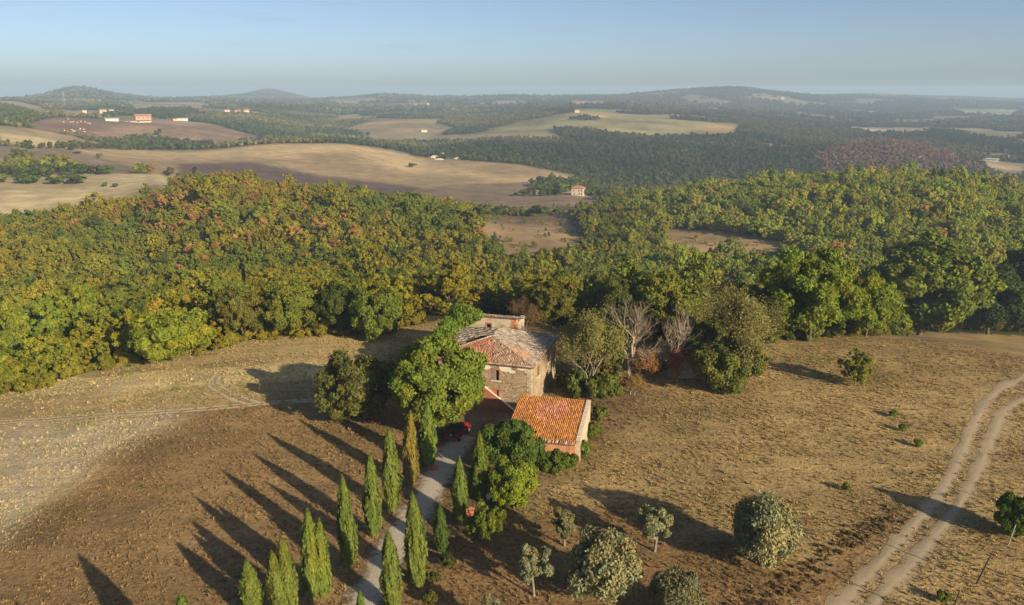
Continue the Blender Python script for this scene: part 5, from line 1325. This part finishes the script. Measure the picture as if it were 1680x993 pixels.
for a, b, w, h, lab in [(947, 185, 7, 5, 'tiny white house on top of the yellow hill'), (696, 217, 9, 5, 'white farmhouse at the end of the green valley field'), (683, 174, 4, 4, 'first white dot house on the wooded ridge'), (702, 173, 4, 4, 'second white dot house on the wooded ridge'), (1034, 184, 9, 3.5, 'pale low house right of the yellow hill'), (1085, 159, 5, 3, 'white house high on the reddish ridge'), (1675, 236, 8, 6, 'white house at the right edge of the plain'), (1625, 265, 19, 4.5, 'white farm sheds on the plain at right'), (1563, 180, 6, 3, 'small pale house far out on the plain'), (566, 209, 8, 3, 'pale shed at the left tip of the ridge field'), (1284, 163, 5, 4, 'pale tower house on the distant slope'), (1655, 306, 14, 6, 'pale farm roof behind the right hill')]:
    far_house(a, b, w, h, 9, M['white_wall'], M['far_roof'] if 'roof' not in lab and 'sheds' not in lab else M['metal_roof'], lab, 1250 if b > 230 else 1650, 0, [(.3,.5),(.7,.5)], name='distant_house', grp='scattered distant houses')
# radio mast
p = ground(107, 178, 1900); d = math.hypot(p.x, p.y); mh = 21*d/F_PX
ms = empty('radio_mast', p); tag(ms, 'thin lattice mast standing before the dark wooded hill', 'mast')
for s in ((-1, -1), (1, -1), (1, 1), (-1, 1)): MB().tube([(s[0]*1.6, s[1]*1.6, 0), (s[0]*.4, s[1]*.4, mh)], [.16, .12], 4).build('leg', M['steel_lattice'], ms)
for k in range(9):
    z0_, z1_ = mh*k/9, mh*(k+1)/9; r0_, r1_ = 1.6-1.2*k/9, 1.6-1.2*(k+1)/9
    mb = MB()
    for a in range(4):
        c0 = [(-1,-1),(1,-1),(1,1),(-1,1)][a]; c1 = [(-1,-1),(1,-1),(1,1),(-1,1)][(a+1) % 4]
        mb.tube([(c0[0]*r0_, c0[1]*r0_, z0_), (c1[0]*r1_, c1[1]*r1_, z1_)], [.06, .06], 3)
    mb.build('brace', M['steel_lattice'], ms)
MB().box(-.5, .5, -.3, .3, mh, mh+2).build('antenna', M['white'], ms)
# pale rock face in the gully of the tan field
rk = empty('rock_outcrop', ground(730, 262, 900)); tag(rk, 'pale rocky outcrop in the gully above the tan field', 'rock')
for k, (a, b, w, h) in enumerate([(712, 259, 14, 5), (726, 256, 12, 7), (738, 259, 14, 6), (750, 261, 12, 4), (720, 262, 16, 3)]):
    p = ground(a, b, 900); d = math.hypot(p.x, p.y); o = mesh_obj('rock', lump(20+k, w*d/F_PX*.55, 3.5, h*d/F_PX*.7, 3), rk, M['rock'] if k % 2 else M['coping']); o.location = p-rk.location
# bales on the brown field
brg = random.Random(3); rows = [((112, 196), 'in the upper scatter'), ((120, 201), ''), ((127, 202), ''), ((133, 200), ''), ((140, 201), ''), ((145, 203), ''), ((148, 204), ''), ((104, 201), ''), ((116, 201), ''), ((106, 215), ''), ((118, 214), ''), ((120, 216), ''), ((131, 213), ''), ((132, 212), ''), ((138, 213), ''), ((139, 217), ''), ((123, 216), '')]
bale = MB().cyl((0, 0, .8), (1, 0, 0), .85, 1.7, 12).mesh('hay_bale', M['hay'])
for (a, b), _ in rows:
    o = mesh_obj('hay_bale', bale); p = ground(a, b, 1100); o.location = (p.x, p.y, p.z-.1); o.rotation_euler = (0, 0, brg.uniform(0, 3))
    tag(o, 'pale bale in the upper scatter on the brown village field' if b < 208 else 'pale bale in the lower scatter on the brown village field', 'bale', 'upper pale bales' if b < 208 else 'lower pale bales')

# ------------------------------------------------------------------ air
hb = MB().box(-12500, 12500, -12500, 12500, float(ZT.min())-1.5, float(ZT.max())+30).mesh('haze')
hm = bpy.data.materials.new('haze_air'); hm.use_nodes = True
for n in list(hm.node_tree.nodes):
    if n.type != 'OUTPUT_MATERIAL': hm.node_tree.nodes.remove(n)
pv = hm.node_tree.nodes.new('ShaderNodeVolumePrincipled'); pv.inputs['Color'].default_value = (.56, .76, 1.0, 1); pv.inputs['Density'].default_value = 1.6e-4; pv.inputs['Anisotropy'].default_value = 0.0
hm.node_tree.links.new(pv.outputs[0], hm.node_tree.nodes['Material Output'].inputs['Volume'])
ho = mesh_obj('haze', hb, None, hm); tag(ho, 'thin blue summer haze over the far hills', kind='stuff')
